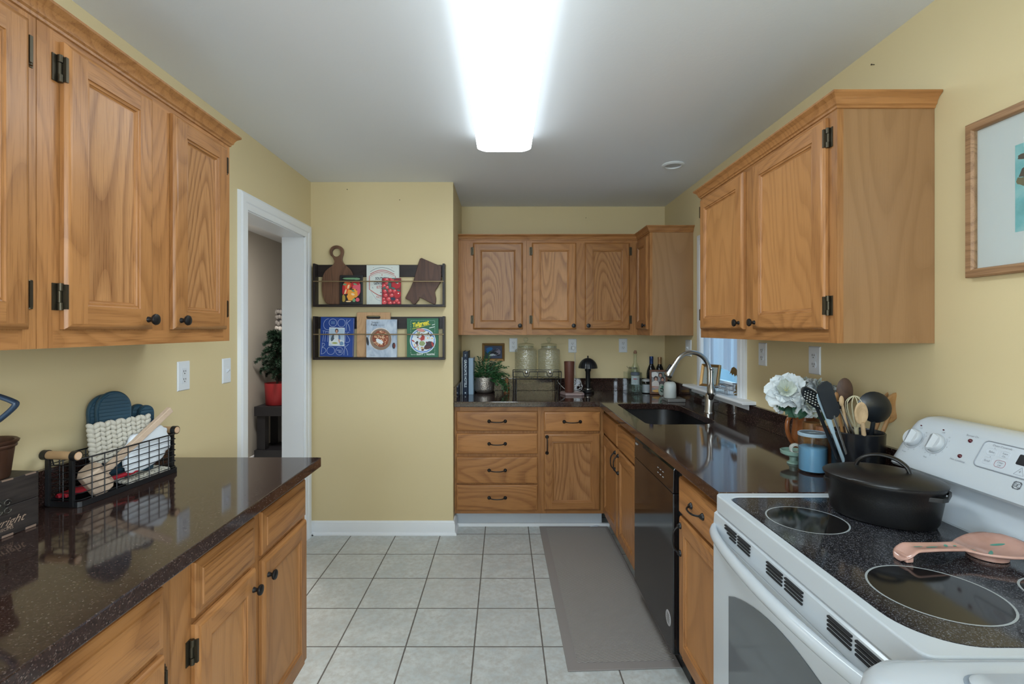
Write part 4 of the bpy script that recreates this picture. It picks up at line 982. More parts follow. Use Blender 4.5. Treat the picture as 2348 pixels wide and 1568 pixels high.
for i, (a, b) in enumerate(((480, 650), (480, 640), (270, 410))): 
    yy = (297, 322, 1115)[i]; p, q = u4(a, yy), u4(b, yy+8); m.face([(p[0], -.0004, p[1]), (q[0], -.0004, p[1]), (q[0], -.0004, q[1]), (p[0], -.0004, q[1])], 9)
obj('cover_print', m, [cm('bowl_rim', 'd8cfc8', .5), cm('bowl_brown', '85705f', .5), cm('sauce', '8f4a30', .5), cm('pasta_a', 'd8a77c', .5), cm('pasta_b', 'a04a2c', .5), cm('pasta_c', 'e0bb97', .5), cm('pasta_d', '6b2a22', .5), cm('ricotta', 'dfe3e6', .5), cm('print_ink', '20242c', .5), cm('print_ink_pale', '7d8796', .5)], t, recalc=False)
# --- green tailgating book
def u5(zx, zy): return ((830+zx*200/2348-970.5)*RS, (720+1170*110/1291-(720+zy*110/1291))*RS)
k = NT('grass_cover'); v = k.coords(); n = k.noise(v, 420, 3, .6); k.color(k.ramp(n, [(.35, lin('0f3d2c')), (.55, lin('1d6a48')), (.75, lin('5c9a78'))])); k.rough(.5)
t, w, h = book('green cookbook with yellow script title and a loaded plate, lower rack right', 935, 1006, 731, 819.6, YP-.058, .024, k.m)
m = MB(); lay[0] = 0; k5 = dict(up=u5, s=200/2348, base=-.0003, step=.00006)
for a in [(1655,730,345,335,0,0,0,44),(1655,730,325,315,1,0,0,44),(1655,730,290,285,0,0,.03,36)]: bl(*a, **k5)
random.seed(11)
for i in range(60):
    a = random.uniform(0, 2*PI); r = 265*math.sqrt(random.random()); bl(1655+r*math.cos(a), 730+r*math.sin(a), random.uniform(16, 50), random.uniform(10, 24), random.choice([2, 3, 4, 5, 6, 7]), random.uniform(0, 3), **k5)
bl(1830, 840, 130, 95, 6, -.3, **k5); bl(1780, 910, 90, 45, 5, -.2, **k5); bl(1915, 820, 25, 70, 3, -.3, **k5); bl(1640, 800, 105, 90, 0, .1, **k5); bl(1640, 800, 80, 65, 7, .1, **k5)
for p in ((1440, 840), (1905, 665), (1790, 655)): bl(*p, 48, 46, 0, **k5); bl(*p, 18, 17, 8, **k5)
bl(1650, 655, 50, 80, 3, .5, **k5); bl(1600, 445, 110, 45, 2, .2, **k5)
P = [u5(*p) for p in ((1335,1075),(1335,190),(1975,190),(1975,1075))]
for a, b in zip(P, P[1:]):
    nseg = 14
    for i in range(nseg): m.stroke([(a[0]+(b[0]-a[0])*(i+.1)/nseg, a[1]+(b[1]-a[1])*(i+.1)/nseg), (a[0]+(b[0]-a[0])*(i+.8)/nseg, a[1]+(b[1]-a[1])*(i+.8)/nseg)], .0009, fy(.0002), 9)
MT = frameM((u5(1590, 280)[0], -.0048, u5(1590, 280)[1]), (math.cos(.2), 0, math.sin(.2)), (-math.sin(.2), 0, math.cos(.2)))
m.text('Tailgreat', .0400, MT, 10, .80, .3, bold=.0011)
a, b = u5(1380, 415), u5(1860, 290); m.stroke([a, b], .0026, fy(.0046), 10)
for a_, b_ in (((1905, 310), (1978, 290)), ((1830, 390), (1978, 355))): m.stroke([u5(*a_), u5(*b_)], .0045, fy(.0046), 9)
m.text('How to', .0125, MF(u5(1400, 1095), .0046), 9, .8, .25); m.text('CRUSH IT', .0150, MF(u5(1572, 1092), .0046), 9, .68, bold=.0006); m.text('at', .0125, MF(u5(1705, 1100), .0046), 9, .8, .25); m.text('TAILGATING', .0150, MF(u5(1862, 1092), .0046), 9, .66, bold=.0006)
obj('cover_print', m, [cm('plate_white', 'd9e2ea', .5), cm('plate_blue', '5f8ccb', .5), cm('f_pink', 'c98a84', .5), cm('f_red', 'a5352f', .5), cm('f_tan', 'cfa878', .5), cm('f_meat', '4e2427', .5), cm('f_plum', '3a2433', .5), cm('f_green', '8b9a6a', .5), cm('f_yolk', 'e0a83c', .5), cm('p_white', 'dce9e4', .5), cm('p_yellow', 'f0e23c', .5)], t, recalc=False)

# ------------------------------------------------------------------ far counter, left to right
CT = .9142
def at(px, Y): return wx(px, Y)
bk = thing('book', 'tall navy hotel book standing upright by the partition on the far counter', 'book', (-.300, 3.86, CT))
hh = .335
obj('cover', MB().box(-.019, -.016, 0, .25, 0, hh).box(.016, .019, 0, .25, 0, hh).box(-.016, .016, 0, .003, 0, hh), cm('navy_cloth', '12273f', .6), bk, bevel=.001)
obj('pages', MB().box(-.0155, .0155, .004, .245, .004, hh-.006), paper, bk)
m = MB(); m.text('GRADUATE HOTELS', .0255, frameM((0, -.0006, .165), (0, 0, -1), (1, 0, 0)), 0, .92, bold=.0006); m.text('H', .018, frameM((0, -.0006, .305), (0, 0, -1), (1, 0, 0)), 0, 1.3); m.blob(0, .015, .005, .006, lambda u, v: (u, -.0006, v))
obj('spine_print', m, cm('spine_white', 'c9d6df', .6), bk, recalc=False)
bk = thing('book', 'light grey-blue book between the navy book and the fern pot', 'book', (-.2575, 3.87, CT))
obj('cover', MB().box(-.0185, -.0155, 0, .22, 0, .283).box(.0155, .0185, 0, .22, 0, .283).box(-.0155, .0155, 0, .003, 0, .283), cm('pale_blue_cloth', '8fa6ba', .6), bk, bevel=.002)
obj('pages', MB().box(-.015, .015, .004, .215, .004, .278), paper, bk)
bk = thing('book', 'very thin white book squeezed between the navy book and the side splash', 'book', (-.3262, 3.88, CT))
obj('cover', MB().box(-.0035, -.0018, 0, .22, 0, .29).box(.0018, .0035, 0, .22, 0, .29).box(-.0018, .0018, 0, .0015, 0, .29), cm('white_cloth', 'b9bfc2', .6), bk)
obj('pages', MB().box(-.0016, .0016, .002, .216, .003, .287), paper, bk)

# fern in a hammered pot
pl = thing('potted_fern', 'leafy green fern in a hammered silver pot on the far counter', 'plant', (-.160, 4.005, CT))
k = NT('hammered_silver'); v = k.coords(); vo = k.voro(v, 190, 'SMOOTH_F1'); k.color((.46, .42, .38)); k.b.inputs['Metallic'].default_value = .85; k.rough(.34); k.bump(vo.outputs['Distance'], .8, .003)
obj('pot', MB().lathe([(0, .0005), (.055, .0005), (.066, .006), (.078, .022), (.081, .032), (.0825, .118), (.0825, .125), (.079, .125), (.078, .112)], n=40), k.m, pl, smooth=45)
obj('soil', MB().lathe([(0, .108), (.0775, .108), (.0775, .100)], n=32), mat('soil', (.02, .014, .01), .9), pl)
random.seed(21); fm = MB(); sm_ = MB()
def frond(base, dirv, L, droop, wleaf, mi):
    P = []; p = Vector(base); d = Vector(dirv).normalized(); n = 9
    for i in range(n+1):
        P.append(p.copy()); p = p+d*(L/n); d = (d+Vector((0, 0, -droop/n))).normalized()
    sm_.tube(P, [.0016*(1-.7*i/n) for i in range(n+1)], 5)
    for i in range(2, n+1):
        t = (P[i]-P[i-1]).normalized(); s_ = t.cross(Vector((0, 0, 1)))
        s_ = s_.normalized() if s_.length > .05 else Vector((1, 0, 0)); u_ = s_.cross(t)
        for sg in (-1, 1):
            l = wleaf*(1.1-.6*abs(i/n-.5))*random.uniform(.75, 1.2); o_ = s_*sg*.85+t*.55+u_*random.uniform(-.3, .3); o_.normalize(); q = t.cross(o_)*0+u_
            a = P[i]; w_ = l*.24; b = a+o_*l*.5+t*w_; c = a+o_*l*.5-t*w_; e = a+o_*l-q*l*.15
            mid = a+o_*l*.55+q*l*.07
            fm.face([a, c, mid], mi); fm.face([a, mid, b], mi); fm.face([c, e, mid], mi); fm.face([b, mid, e], mi)
for i in range(30):
    a = random.uniform(0, 2*PI); el = random.uniform(.15, 1.25); L = random.uniform(.12, .21)
    dv = Vector((math.cos(a)*math.cos(el), math.sin(a)*math.cos(el), math.sin(el)))
    if dv.y > .3: dv.y *= .25
    if dv.x < -.45: L *= .62
    frond((.03*math.cos(a), .03*math.sin(a), .112), dv, L, random.uniform(.7, 1.6), .045, random.choice([0, 1, 1, 2]))
for a, L in ((.2, .17), (-.25, .20), (.0, .19), (-.6, .17)): frond((.05, -.02, .115), (math.cos(a), math.sin(a)*.7, .35), L, 2.6, .042, 2)
for q_ in (fm, sm_):
    for v_ in q_.bm.verts:
        v_.co.x = max(v_.co.x, -.075); v_.co.y = min(v_.co.y, .105); v_.co.z = max(v_.co.z, .006)
        if v_.co.x > .150 and v_.co.z < .13: v_.co.y = min(v_.co.y, -.05)
obj('stem', sm_, mat('fern_stem', (.05, .09, .03), .6), pl, smooth=60)
obj('foliage', fm, [mat('fern_dark', (.012, .050, .016), .5), mat('fern_mid', (.022, .10, .030), .45), mat('fern_light', (.055, .15, .06), .5)], pl, recalc=False)
# little gilt painting
X0, X1, Z0, Z1 = at(1105.5, 4.14), at(1157, 4.14), wz(827.5, 4.14), wz(787, 4.14)
pt = thing('framed_painting', 'little blue painting in a gilt frame on the far wall behind the fern', 'picture', ((X0+X1)/2, YB, Z0))
obj('frame', MB().sweep([(X0, YB-.001, Z0), (X1, YB-.001, Z0), (X1, YB-.001, Z1), (X0, YB-.001, Z1)], [(0, 0), (0, .014), (.004, .018), (.014, .014), (.021, .009), (.021, 0)], (0, -1, 0), closed=True, flip=1), gold, pt, world=True, smooth=25)
m = MB(); yy = YB-.004; m.face([(X0+.02, yy, Z0+.02), (X1-.02, yy, Z0+.02), (X1-.02, yy, Z1-.02), (X0+.02, yy, Z1-.02)], 0)
random.seed(5); xc, zc = (X0+X1)/2, (Z0+Z1)/2
for i, (u, v, a, b, mi) in enumerate(((-.035, .03, .035, .018, 1), (.035, .0, .035, .035, 3), (.0, -.005, .035, .014, 2), (.02, -.02, .03, .010, 2), (-.02, -.03, .035, .012, 4), (.01, -.03, .012, .006, 4), (.045, -.032, .02, .008, 2), (-.045, 0, .02, .02, 1), (.02, .02, .03, .006, 2))):
    m.blob(xc+u*.95, zc+v*.8, a*.8, b*.8, lambda p, q, y_=yy-.0003*(i+1): (p, y_, q), mi, 12, .15, .2)
obj('canvas', m, [cm('pt_base', '3c4660', .7), cm('pt_blue', '1d6ba8', .7), cm('pt_dark', '171c28', .7), cm('pt_mauve', '807a8c', .7), cm('pt_white', 'b9c3cc', .7)], pt, world=True, recalc=False)
# turned wooden stand
ws = thing('wooden_mill', 'small turned wooden mill beside the trailing fern leaves', 'mill', (.020, 3.985, CT))
obj('body', MB().lathe([(0, .0005), (.024, .0005), (.025, .004), (.023, .012), (.022, .018), (.019, .020), (.021, .028), (.019, .045), (.012, .075), (.0105, .088), (.014, .100), (.016, .108), (.012, .118), (0, .120)], n=28), tealwood, ws, smooth=40)
obj('base_band', MB().lathe([(.0225, .0185), (.0235, .0195), (.0235, .0225), (.0215, .0235)], n=28), black_iron, ws, smooth=40)
# dispensers on a wire stand
JX = (at(1205.8, 3.995), at(1258.8, 3.995)); JY = 4.005; DZ = 1.036
ds = thing('dispenser_stand', 'black wire stand carrying the two glass drink dispensers', 'stand', (.26, 4.0, CT))
xa, xb, xm, y0, y1 = at(1177, 3.912), at(1287, 3.912), at(1232.5, 3.912), 3.912, 4.095
wr = .0032; m = MB()
zt, zb_ = 1.088, DZ-.006
def rectw(z): return [(xa, y0, z), (xb, y0, z), (xb, y1, z), (xa, y1, z)]
m.tube(rectw(zb_), wr, 6, closed=True)
top = [(xa, y0, zt)]
for jx in JX: top += [(jx-.028, y0, zt), (jx-.021, y0, zt-.010), (jx-.020, y0, zt-.026), (jx-.010, y0, zt-.038), (jx+.010, y0, zt-.038), (jx+.020, y0, zt-.026), (jx+.021, y0, zt-.010), (jx+.028, y0, zt)]
top += [(xb, y0, zt), (xb, y1, zt), (xa, y1, zt)]
m.tube(top, wr, 6, closed=True)
for x, y in ((xa, y0), (xb, y0), (xm, y0), (xa, y1), (xb, y1)): m.cyl((x, y, zb_), (x, y, zt), wr, n=6)
for jx in JX:
    for d_ in (-.05, 0, .05): m.cyl((jx+d_, y0, zb_), (jx+d_, y1, zb_), .0025, n=6)
obj('rack', m, black_iron, ds, world=True, smooth=60)
for x, y in ((xa+.004, y0), (xb-.004, y0), (xa+.004, y1-.012), (xb-.004, y1-.012)):
    sg = 1 if x < .2 else -1
    obj('leg', MB().tube([(x, y+.001, zb_), (x+sg*.004, y+.003, CT+.003), (x+sg*.020, y+.003, CT+.003), (x+sg*.022, y+.002, zb_)], wr, 6), black_iron, ds, world=True, smooth=60)
for jx, lab in zip(JX, ('left hammered glass drink dispenser with lid and tap, next to the outlet', 'right hammered glass drink dispenser with lid and tap, next to the brown cylinder')):
    t = thing('drink_dispenser', lab, 'drink dispenser', (jx, JY, DZ), group='glass drink dispensers on the wire stand')
    obj('jar', MB().lathe([(0, .001), (.075, .001), (.083, .006), (.0875, .016), (.0875, .212), (.084, .222), (.064, .230), (.060, .238), (.060, .252)], n=44), hammered, t, smooth=50)
    obj('neck_ring', MB().lathe([(.0605, .240), (.0640, .242), (.0640, .248), (.0605, .250)], n=40), greenish, t, smooth=50)
    ld = obj('lid', MB().lathe([(.0635, .2535), (.065, .256), (.065, .264), (.060, .269), (.030, .274), (.010, .278), (.009, .283), (.016, .290), (.0205, .300), (.018, .312), (.010, .319), (0, .3205)], n=40), clear, t, smooth=50)
    m = MB(); m.lathe([(.014, .087), (.014, .094), (.008, .096), (.007, .106)], (0, .046), 16, axis='y-')
    m.cyl((0, -.104, .052), (0, -.104, .020), .0068, .006, 12); m.cyl((0, -.104, .052), (0, -.104, .060), .0095, .009, 12); m.tube([(0, -.104, .060), (0, -.104, .066), (-.020, -.112, .070)], [.003, .003, .0042], 8); m.ball((0, -.104, .046), .0105, n=12)
    obj('tap', m, chrome, t, smooth=50)
# brown cylinder on a stone tray, cable, charger
tr = thing('tray', 'small pink-grey stone tray under the brown cylinder', 'tray', (.525, 3.89, CT))
P2 = [(.437, 3.90), (.468, 3.805), (.590, 3.803), (.612, 3.815), (.610, 3.905), (.560, 3.975), (.455, 3.965)]
obj('slab', MB().prism(P2, CT+.0005, CT+.018), mat('pink_stone', (.30, .215, .205), .45, bump=.2), tr, world=True, bevel=.002)
P3 = [(.575+(x-.575)*.5, 3.90+(y-3.90)*.45) for x, y in P2]
obj('dish_inlay', MB().prism([(x+.018, y-.01) for x, y in P3], CT+.0181, CT+.0188), mat('pink_stone_pale', (.42, .34, .34), .35), tr, world=True)
cy = thing('wooden_cylinder', 'tall tapering brown leather-look cylinder on the stone tray', 'cylinder', (at(1305.5, 3.875), 3.878, CT+.0185))
k = NT('stitched_brown'); v = k.coords(); wv = k.n('TexWave', bands_direction='Z'); k.l(v, wv.inputs[0]); wv.inputs['Scale'].default_value = 80; k.color((.115, .040, .026)); k.rough(.5); k.bump(wv.outputs[1], .25, .001)
obj('sleeve', MB().lathe([(0, .0005), (.033, .0005), (.034, .002), (.0405, .236), (.0405, .2385), (.038, .2385), (.037, .225), (0, .220)], n=40), k.m, cy, smooth=40)
m = MB()
for i in range(22): z = .03+.0085*i; r = .0345+.0065*z/.238+.0008; m.obox((r*math.cos(-.42), r*math.sin(-.42), z), (math.cos(-.42), math.sin(-.42), 0), (-math.sin(-.42), math.cos(-.42), 0), (0, 0, 1), .0008, .0022, .0016)
st_ = obj('seam', m, mat('seam_pale', (.42, .36, .30), .7), cy); st_['kind'] = 'stuff'
cb_ = thing('charging_cable', 'white charging cable coiled behind the brown cylinder', 'cable', (.55, 3.95, CT+.019))
czw = CT+.0225; wc = mat('cable_white', (.72, .72, .74), .4)
P = smoothpts([(at(1318.2, 4.125), 4.125, wz(806, 4.13)), (at(1318.3, 4.12), 4.12, wz(850, 4.13)), (at(1321, 4.08), 4.08, wz(866, 4.08)), (at(1331, 4.0), 4.0, wz(873, 4.0)), (at(1334, 3.95), 3.95, czw+.012), (.575, 3.92, czw+.001), (.545, 3.925, czw), (.552, 3.938, czw+.028), (.585, 3.932, czw+.044), (.597, 3.925, czw+.024), (.565, 3.928, czw+.006), (.540, 3.925, czw+.014), (.556, 3.94, czw+.036), (.612, 3.93, czw+.044), (.606, 3.935, czw+.02), (.555, 3.945, czw+.003), (.50, 3.95, czw+.001), (.468, 3.947, czw+.022), (.445, 3.985, czw+.045), (.428, 4.02, czw+.070)], 8)
obj('cord', MB().tube(P, .0019, 6), wc, cb_, world=True, smooth=60)
ch = thing('charger', 'white phone charger plugged into the far wall outlet', 'charger', (at(1314, 4.13), YB-.009, wz(797.5, 4.13)))
obj('charger_block', MB().box(-.013, .013, -.034, -.001, -.013, .013), white_plastic, ch, bevel=.004)
obj('plug_end', MB().box(.003, .011, -.030, -.022, -.024, -.0131), wc, ch, bevel=.001)
# mushroom lamp
lp = thing('table_lamp', 'small black mushroom-shaped table lamp with a ribbed dome shade', 'lamp', (at(1348, 3.99), 3.99, CT))
obj('base', MB().lathe([(0, .0005), (.046, .0005), (.048, .003), (.048, .016), (.045, .019), (.036, .021), (.033, .026), (.033, .033), (.024, .038), (.019, .040)], n=40), black_plastic, lp, smooth=40)
obj('base_ring', MB().lathe([(.0335, .0275), (.0342, .029), (.0342, .032), (.0335, .0335)], n=40), steel, lp, smooth=40)
obj('stem', MB().lathe([(.0185, .039), (.0185, .168), (.024, .176), (.0245, .190), (0, .190)], n=32), black_plastic, lp, smooth=40)
rings = []
for i in range(9):
    a = math.radians(4+i*10); row = []
    for j in range(96):
        q = 2*PI*j/96; r = .0755*math.cos(a)*(1+(.012 if j % 4 < 2 else -.012)*math.cos(a)); row.append((r*math.cos(q), r*math.sin(q), .190+.088*math.sin(a)))
    rings.append(row)
obj('lamp_shade', MB().loft(rings, False, True), mat('satin_black', (.010, .012, .016), .3), lp, smooth=50)
obj('finial', MB().lathe([(.007, .277), (.005, .283), (.0065, .288), (.0065, .293), (0, .297)], n=16), black_iron, lp, smooth=50)

# ------------------------------------------------------------------ corner group beside the sink
vs = thing('glass_vase', 'square clear glass vase holding the corked bottle in the far corner', 'vase', (1.018, 3.96, CT))
def ringbox(x0, x1, y0, y1, th, z0, z1):
    a = [(x0, y0), (x1, y0), (x1, y1), (x0, y1)]; b = [(x0+th, y0+th), (x1-th, y0+th), (x1-th, y1-th), (x0+th, y1-th)]
    return [[(*p, z0) for p in a], [(*p, z1) for p in a], [(*p, z1) for p in b], [(*p, z0+.012) for p in b]]
obj('vase_wall', MB().loft(ringbox(.957, 1.079, 3.90, 4.022, .0045, CT+.0005, 1.082)), clear, vs, world=True, bevel=.0015)
jr = thing('glass_jar', 'clear round glass jar with a wire rim behind the square vase', 'jar', (1.052, 4.077, CT))
obj('body', MB().lathe([(0, .0005), (.040, .0005), (.043, .006), (.043, .165), (.036, .185), (.036, .2005), (.034, .2005), (.034, .186), (.041, .164), (.041, .008), (0, .006)], n=32), clear, jr, smooth=50)
obj('rim_wire', MB().tube([(.0385*math.cos(a), .0385*math.sin(a), .190) for a in [2*PI*i/28 for i in range(28)]], .0022, 6, closed=True).tube([(-.039, 0, .190), (-.046, 0, .196), (-.050, 0, .206)], .002, 6), steel, jr, smooth=60)
bt = thing('bottle', 'tall clear bottle with cork and white label standing in the square vase', 'bottle', (1.040, 3.963, CT+.0128))
obj('glass', MB().lathe([(0, .0005), (.031, .0005), (.0335, .004), (.0335, .165), (.031, .190), (.020, .215), (.0135, .232), (.0125, .285), (.0145, .288), (.0145, .302), (.011, .302)], n=32), greenish, bt, smooth=50)
obj('cork', MB().lathe([(.0105, .300), (.0135, .303), (.0135, .316), (.0095, .318), (.0095, .326), (0, .327)], n=20), mat('cork_brown', (.27, .15, .09), .6), bt, smooth=50)
m = MB(); rr = .0339
m.grid(lambda u, v: (rr*math.cos(math.radians(-165+150*u)), rr*math.sin(math.radians(-165+150*u)), .058+.068*v), 20, 1)
lb = obj('label', m, cm('label_white', 'c4ccd4', .6), bt, recalc=False)
m = MB()
for a0, a1, z0_, z1_, mi in ((-128, -85, .098, .106, 0), (-120, -92, .088, .090, 1), (-118, -94, .080, .082, 1), (-112, -96, .072, .074, 1), (-80, -66, .098, .104, 1)):
    m.grid(lambda u, v: ((rr+.0004)*math.cos(math.radians(a0+(a1-a0)*u)), (rr+.0004)*math.sin(math.radians(a0+(a1-a0)*u)), z0_+(z1_-z0_)*v), 6, 1, mi)
obj('label_print', m, [cm('label_red', 'b0535a', .6), cm('label_blue', '6b7688', .6)], lb, recalc=False)
obj('neck_band', MB().lathe([(.0340, .130), (.0341, .150), (.0338, .152)], n=32), mat('band_blue', (.10, .12, .18), .5), bt, smooth=60)
def wine(label, x, y, hgt, foil, body):
    t = thing('wine_bottle', label, 'bottle', (x, y, CT)); s_ = hgt/.288
    obj('glass', MB().lathe([(r, z*s_) for r, z in [(0, .0005), (.035, .0005), (.0375, .004), (.0375, .150), (.034, .175), (.024, .205), (.0165, .222), (.0155, .230)]], n=32), body, t, smooth=50)
    obj('capsule', MB().lathe([(r, z*s_) for r, z in [(.0158, .222), (.0152, .262), (.0158, .264), (.0158, .284), (.0148, .288), (0, .288)]], n=24), foil, t, smooth=40)
wg = mat('dark_wine_glass', (.006, .007, .010), .06)
wine('dark wine bottle with a blue neck capsule in the far corner', at(1493.5, 4.03), 4.03, wz(817, 4.03)-CT, mat('blue_foil', (.015, .04, .13), .35, metal=.4), wg)
wine('dark wine bottle with a gold and brown neck capsule behind the family photo', at(1512.5, 4.082), 4.082, wz(818.5, 4.082)-CT, mat('tan_foil', (.36, .22, .11), .4, metal=.4), wg)
cn = thing('candle_jar', 'short glass candle jar with grey lid between bottle and family photo', 'candle', (1.128, 3.962, CT))
obj('jar', MB().lathe([(0, .0005), (.034, .0005), (.036, .004), (.036, .092), (.034, .094), (.032, .094), (.032, .006), (0, .005)], n=32), clear, cn, smooth=50)
obj('wax', MB().lathe([(0, .006), (.0315, .006), (.0315, .068), (0, .068)], n=28), cm('wax_white', 'b9bec4', .5), cn, smooth=40)
obj('label', MB().grid(lambda u, v: (.0364*math.cos(math.radians(-150+110*u)), .0364*math.sin(math.radians(-150+110*u)), .022+.048*v), 14, 1), cm('candle_label', '9fa6ad', .6), cn, recalc=False)
obj('lid', MB().lathe([(.034, .0945), (.0365, .095), (.0365, .106), (.033, .109), (.015, .1145), (0, .116)], n=32), cm('lid_grey', 'a9abad', .4), cn, smooth=50)
# family photograph
fp = thing('photo_frame', 'brown wooden photo frame with a group photo leaning in the far corner', 'frame', (1.205, 3.895, CT+.001), math.radians(-7))
w, h = .135, .188
obj('frame', MB().sweep([(-w/2, 0, 0), (w/2, 0, 0), (w/2, 0, h), (-w/2, 0, h)], [(0, 0), (0, .012), (.002, .014), (.012, .014), (.015, .010), (.015, 0)], (0, -1, 0), closed=True, flip=1), mat('frame_brown', (.13, .052, .026), .45), fp)
m = MB(); m.face([(-w/2+.013, -.006, .013), (w/2-.013, -.006, .013), (w/2-.013, -.006, h-.013), (-w/2+.013, -.006, h-.013)], 0); random.seed(9)
i = 0
for (u, v, a, b, mi) in ((-.03, .15, .03, .022, 1), (.035, .15, .02, .02, 4), (.015, .148, .016, .020, 2), (.015, .144, .010, .013, 3), (-.02, .12, .017, .021, 2), (-.02, .115, .010, .013, 3), (.03, .115, .016, .020, 2), (.03, .11, .010, .013, 3), (.025, .075, .033, .028, 5), (-.025, .075, .030, .03, 6), (-.03, .055, .028, .008, 3), (.0, .05, .04, .012, 7), (0, .025, .05, .011, 8)):
    i += 1; m.blob(u, v, a, b, lambda p, q, y_=-.006-.00012*i: (max(-w/2+.0135, min(w/2-.0135, p)), y_, max(.0135, min(h-.0135, q))), mi, 14, .06)
obj('photograph', m, [cm('ph_grey', '8d8f92', .5), cm('ph_light', 'd9dadb', .5), cm('ph_hair', '3a2c29', .5), cm('ph_skin', 'b98d7c', .5), cm('ph_tree', '5f6a66', .5), cm('ph_cloth', '54484a', .5), cm('ph_white', 'cfc9c6', .5), cm('ph_pink', 'b79a95', .5), cm('ph_gold', 'd3a55a', .5)], fp, recalc=False)
fp.rotation_euler = (-.10, 0, math.radians(-7))
# little oval painted plaque
ov = thing('painted_ornament', 'small oval white and green painted ornament beside the soap dispenser', 'ornament', (1.197, 3.79, CT+.001), math.radians(5))
obj('shell', MB().loft([[(.026*s_*math.cos(a), y_, .046+.045*s_*math.sin(a)) for a in [2*PI*j/32 for j in range(32)]] for s_, y_ in ((.93, .010), (1, .006), (1, .002), (.9, -.001))]), cm('ornament_white', 'a9b3a8', .4), ov, smooth=40)
m = MB(); random.seed(4)
for j in range(30):
    a = 2*PI*j/30; m.blob(.0225*math.cos(a), .046+.039*math.sin(a), .0016, .0018, lambda p, q: (p, -.0014, q), 0, 6)
for u, v, a, b, mi in ((.006, .068, .010, .008, 1), (-.002, .056, .012, .006, 0), (-.004, .036, .010, .004, 0), (.004, .030, .010, .003, 0), (.010, .046, .006, .008, 0), (-.010, .044, .005, .006, 1)): m.blob(u, v, a, b, lambda p, q: (p, -.0016, q), mi, 12, .2)
obj('painting', m, [cm('orn_dark', '2d4038', .5), cm('orn_green', '3f7a66', .5)], ov, recalc=False)
fp_ = None
# soap dispenser on a stainless tray
st_ = thing('soap_tray', 'small grey rectangular tray under the white soap dispenser', 'tray', (1.19, 3.53, CT))
obj('tray', MB().prism(rrect(1.135, 1.262, 3.462, 3.60, .008, 3), CT+.0005, CT+.022), mat('tray_grey', (.20, .19, .18), .35, metal=.3), st_, world=True, bevel=.003)
sd = thing('soap_dispenser', 'white dome-shaped soap dispenser under the faucet spray head', 'dispenser', (1.172, 3.53, CT+.0225))
obj('body', MB().lathe([(0, .0005), (.042, .0005), (.0445, .003), (.043, .075), (.0405, .096), (.034, .108), (.022, .114), (0, .115)], n=36), cm('ceramic_white', 'ccd0cc', .35), sd, smooth=60)
obj('nozzle', MB().lathe([(.010, .1145), (.010, .119), (.006, .121), (0, .121)], n=16), black_plastic, sd, smooth=50)
# faucet
fc = thing('faucet', 'brushed steel gooseneck kitchen faucet with pull-down spray head', 'faucet', (1.245, 3.03, CT))
FX, FY = 1.245, 3.03
obj('base', MB().lathe([(0, .0005), (.031, .0005), (.031, .006), (.0265, .012), (.0255, .095), (.022, .110), (.0165, .118)], n=32), steel, fc, smooth=40)
zc_ = wz(803, FY)-.013; rx_ = .108
cxm = FX-rx_
P = [(FX, FY, CT+.116), (FX, FY, zc_-.13)]+[(cxm+rx_*math.cos(math.radians(a)), FY-.0*a, zc_-.118+.118*math.sin(math.radians(a))) for a in range(0, 151, 10)]
P = smoothpts(P, 3)
obj('spout', MB().tube(P, .0135, 18), steel, fc, world=True, smooth=60)
e = P[-1]; d_ = (P[-1]-P[-3]).normalized()
hp = [(0, .0145), (.010, .0150), (.011, .0138), (.016, .0138), (.017, .0155), (.030, .0165), (.085, .0235), (.097, .0245), (.101, .022)]
obj('spray_head', MB().tube([e+d_*a for a, r in hp], [r for a, r in hp], 24), steel, fc, world=True, smooth=40)
sp_ = e+d_*.05+Vector((-.021, -.002, .008)); obj('spray_button', MB().obox(sp_, d_, d_.cross(Vector((0, 1, 0))), (0, 1, 0), .024, .006, .008), black_plastic, fc, world=True, bevel=.004)
obj('nozzle_face', MB().cyl(e+d_*.1012, e+d_*.104, .021, n=24), black_plastic, fc, world=True)
hx, hy = FX-.006, FY-.046
m = MB(); m.lathe([(0, .105), (.016, .107), (.0235, .118), (.0245, .130), (.022, .146), (.016, .166), (.0105, .184), (.0085, .196), (.0075, .262), (.0105, .264), (.0125, .270), (.0105, .276), (.006, .278), (0, .279)], n=28)
m.bm.transform(Matrix.Translation((hx-FX, hy-FY, 0)))
m.cyl((0, -.02, .088), (hx-FX, hy-FY, .120), .013, .017, 18)
obj('handle', m, steel, fc, smooth=45)

# ------------------------------------------------------------------ window sill things and curtain
SL = 1.0365
wf = thing('framed_picture', 'small gilt-framed drawing leaning on the window sill', 'picture', (1.352, 3.285, SL+.0045), math.radians(-58))
w, h = .135, .148
obj('frame', MB().sweep([(-w/2, 0, 0), (w/2, 0, 0), (w/2, 0, h), (-w/2, 0, h)], [(0, 0), (0, .020), (.003, .022), (.011, .018), (.017, .012), (.017, 0)], (0, -1, 0), closed=True, flip=1), gold, wf, smooth=25)
obj('backing', MB().box(-w/2+.004, w/2-.004, -.009, -.002, .004, h-.004), cm('mount_grey', 'a3aaa6', .7), wf)
m = MB(); m.blob(.0, h*.60, .030, .042, lambda p, q: (p, -.0093, q), 0, 20, .03); m.blob(.006, h*.66, .014, .018, lambda p, q: (p, -.0095, q), 1, 12, .2); m.blob(-.006, h*.56, .012, .010, lambda p, q: (p, -.0096, q), 1, 10, .2); m.blob(.0, h*.36, .028, .003, lambda p, q: (p, -.0095, q), 1, 8)
obj('drawing', m, [cm('drawing_green', '8b9a92', .7), cm('drawing_dark', '4a5550', .7)], wf, recalc=False)
wf.rotation_euler = (-.20, 0, math.radians(-58))
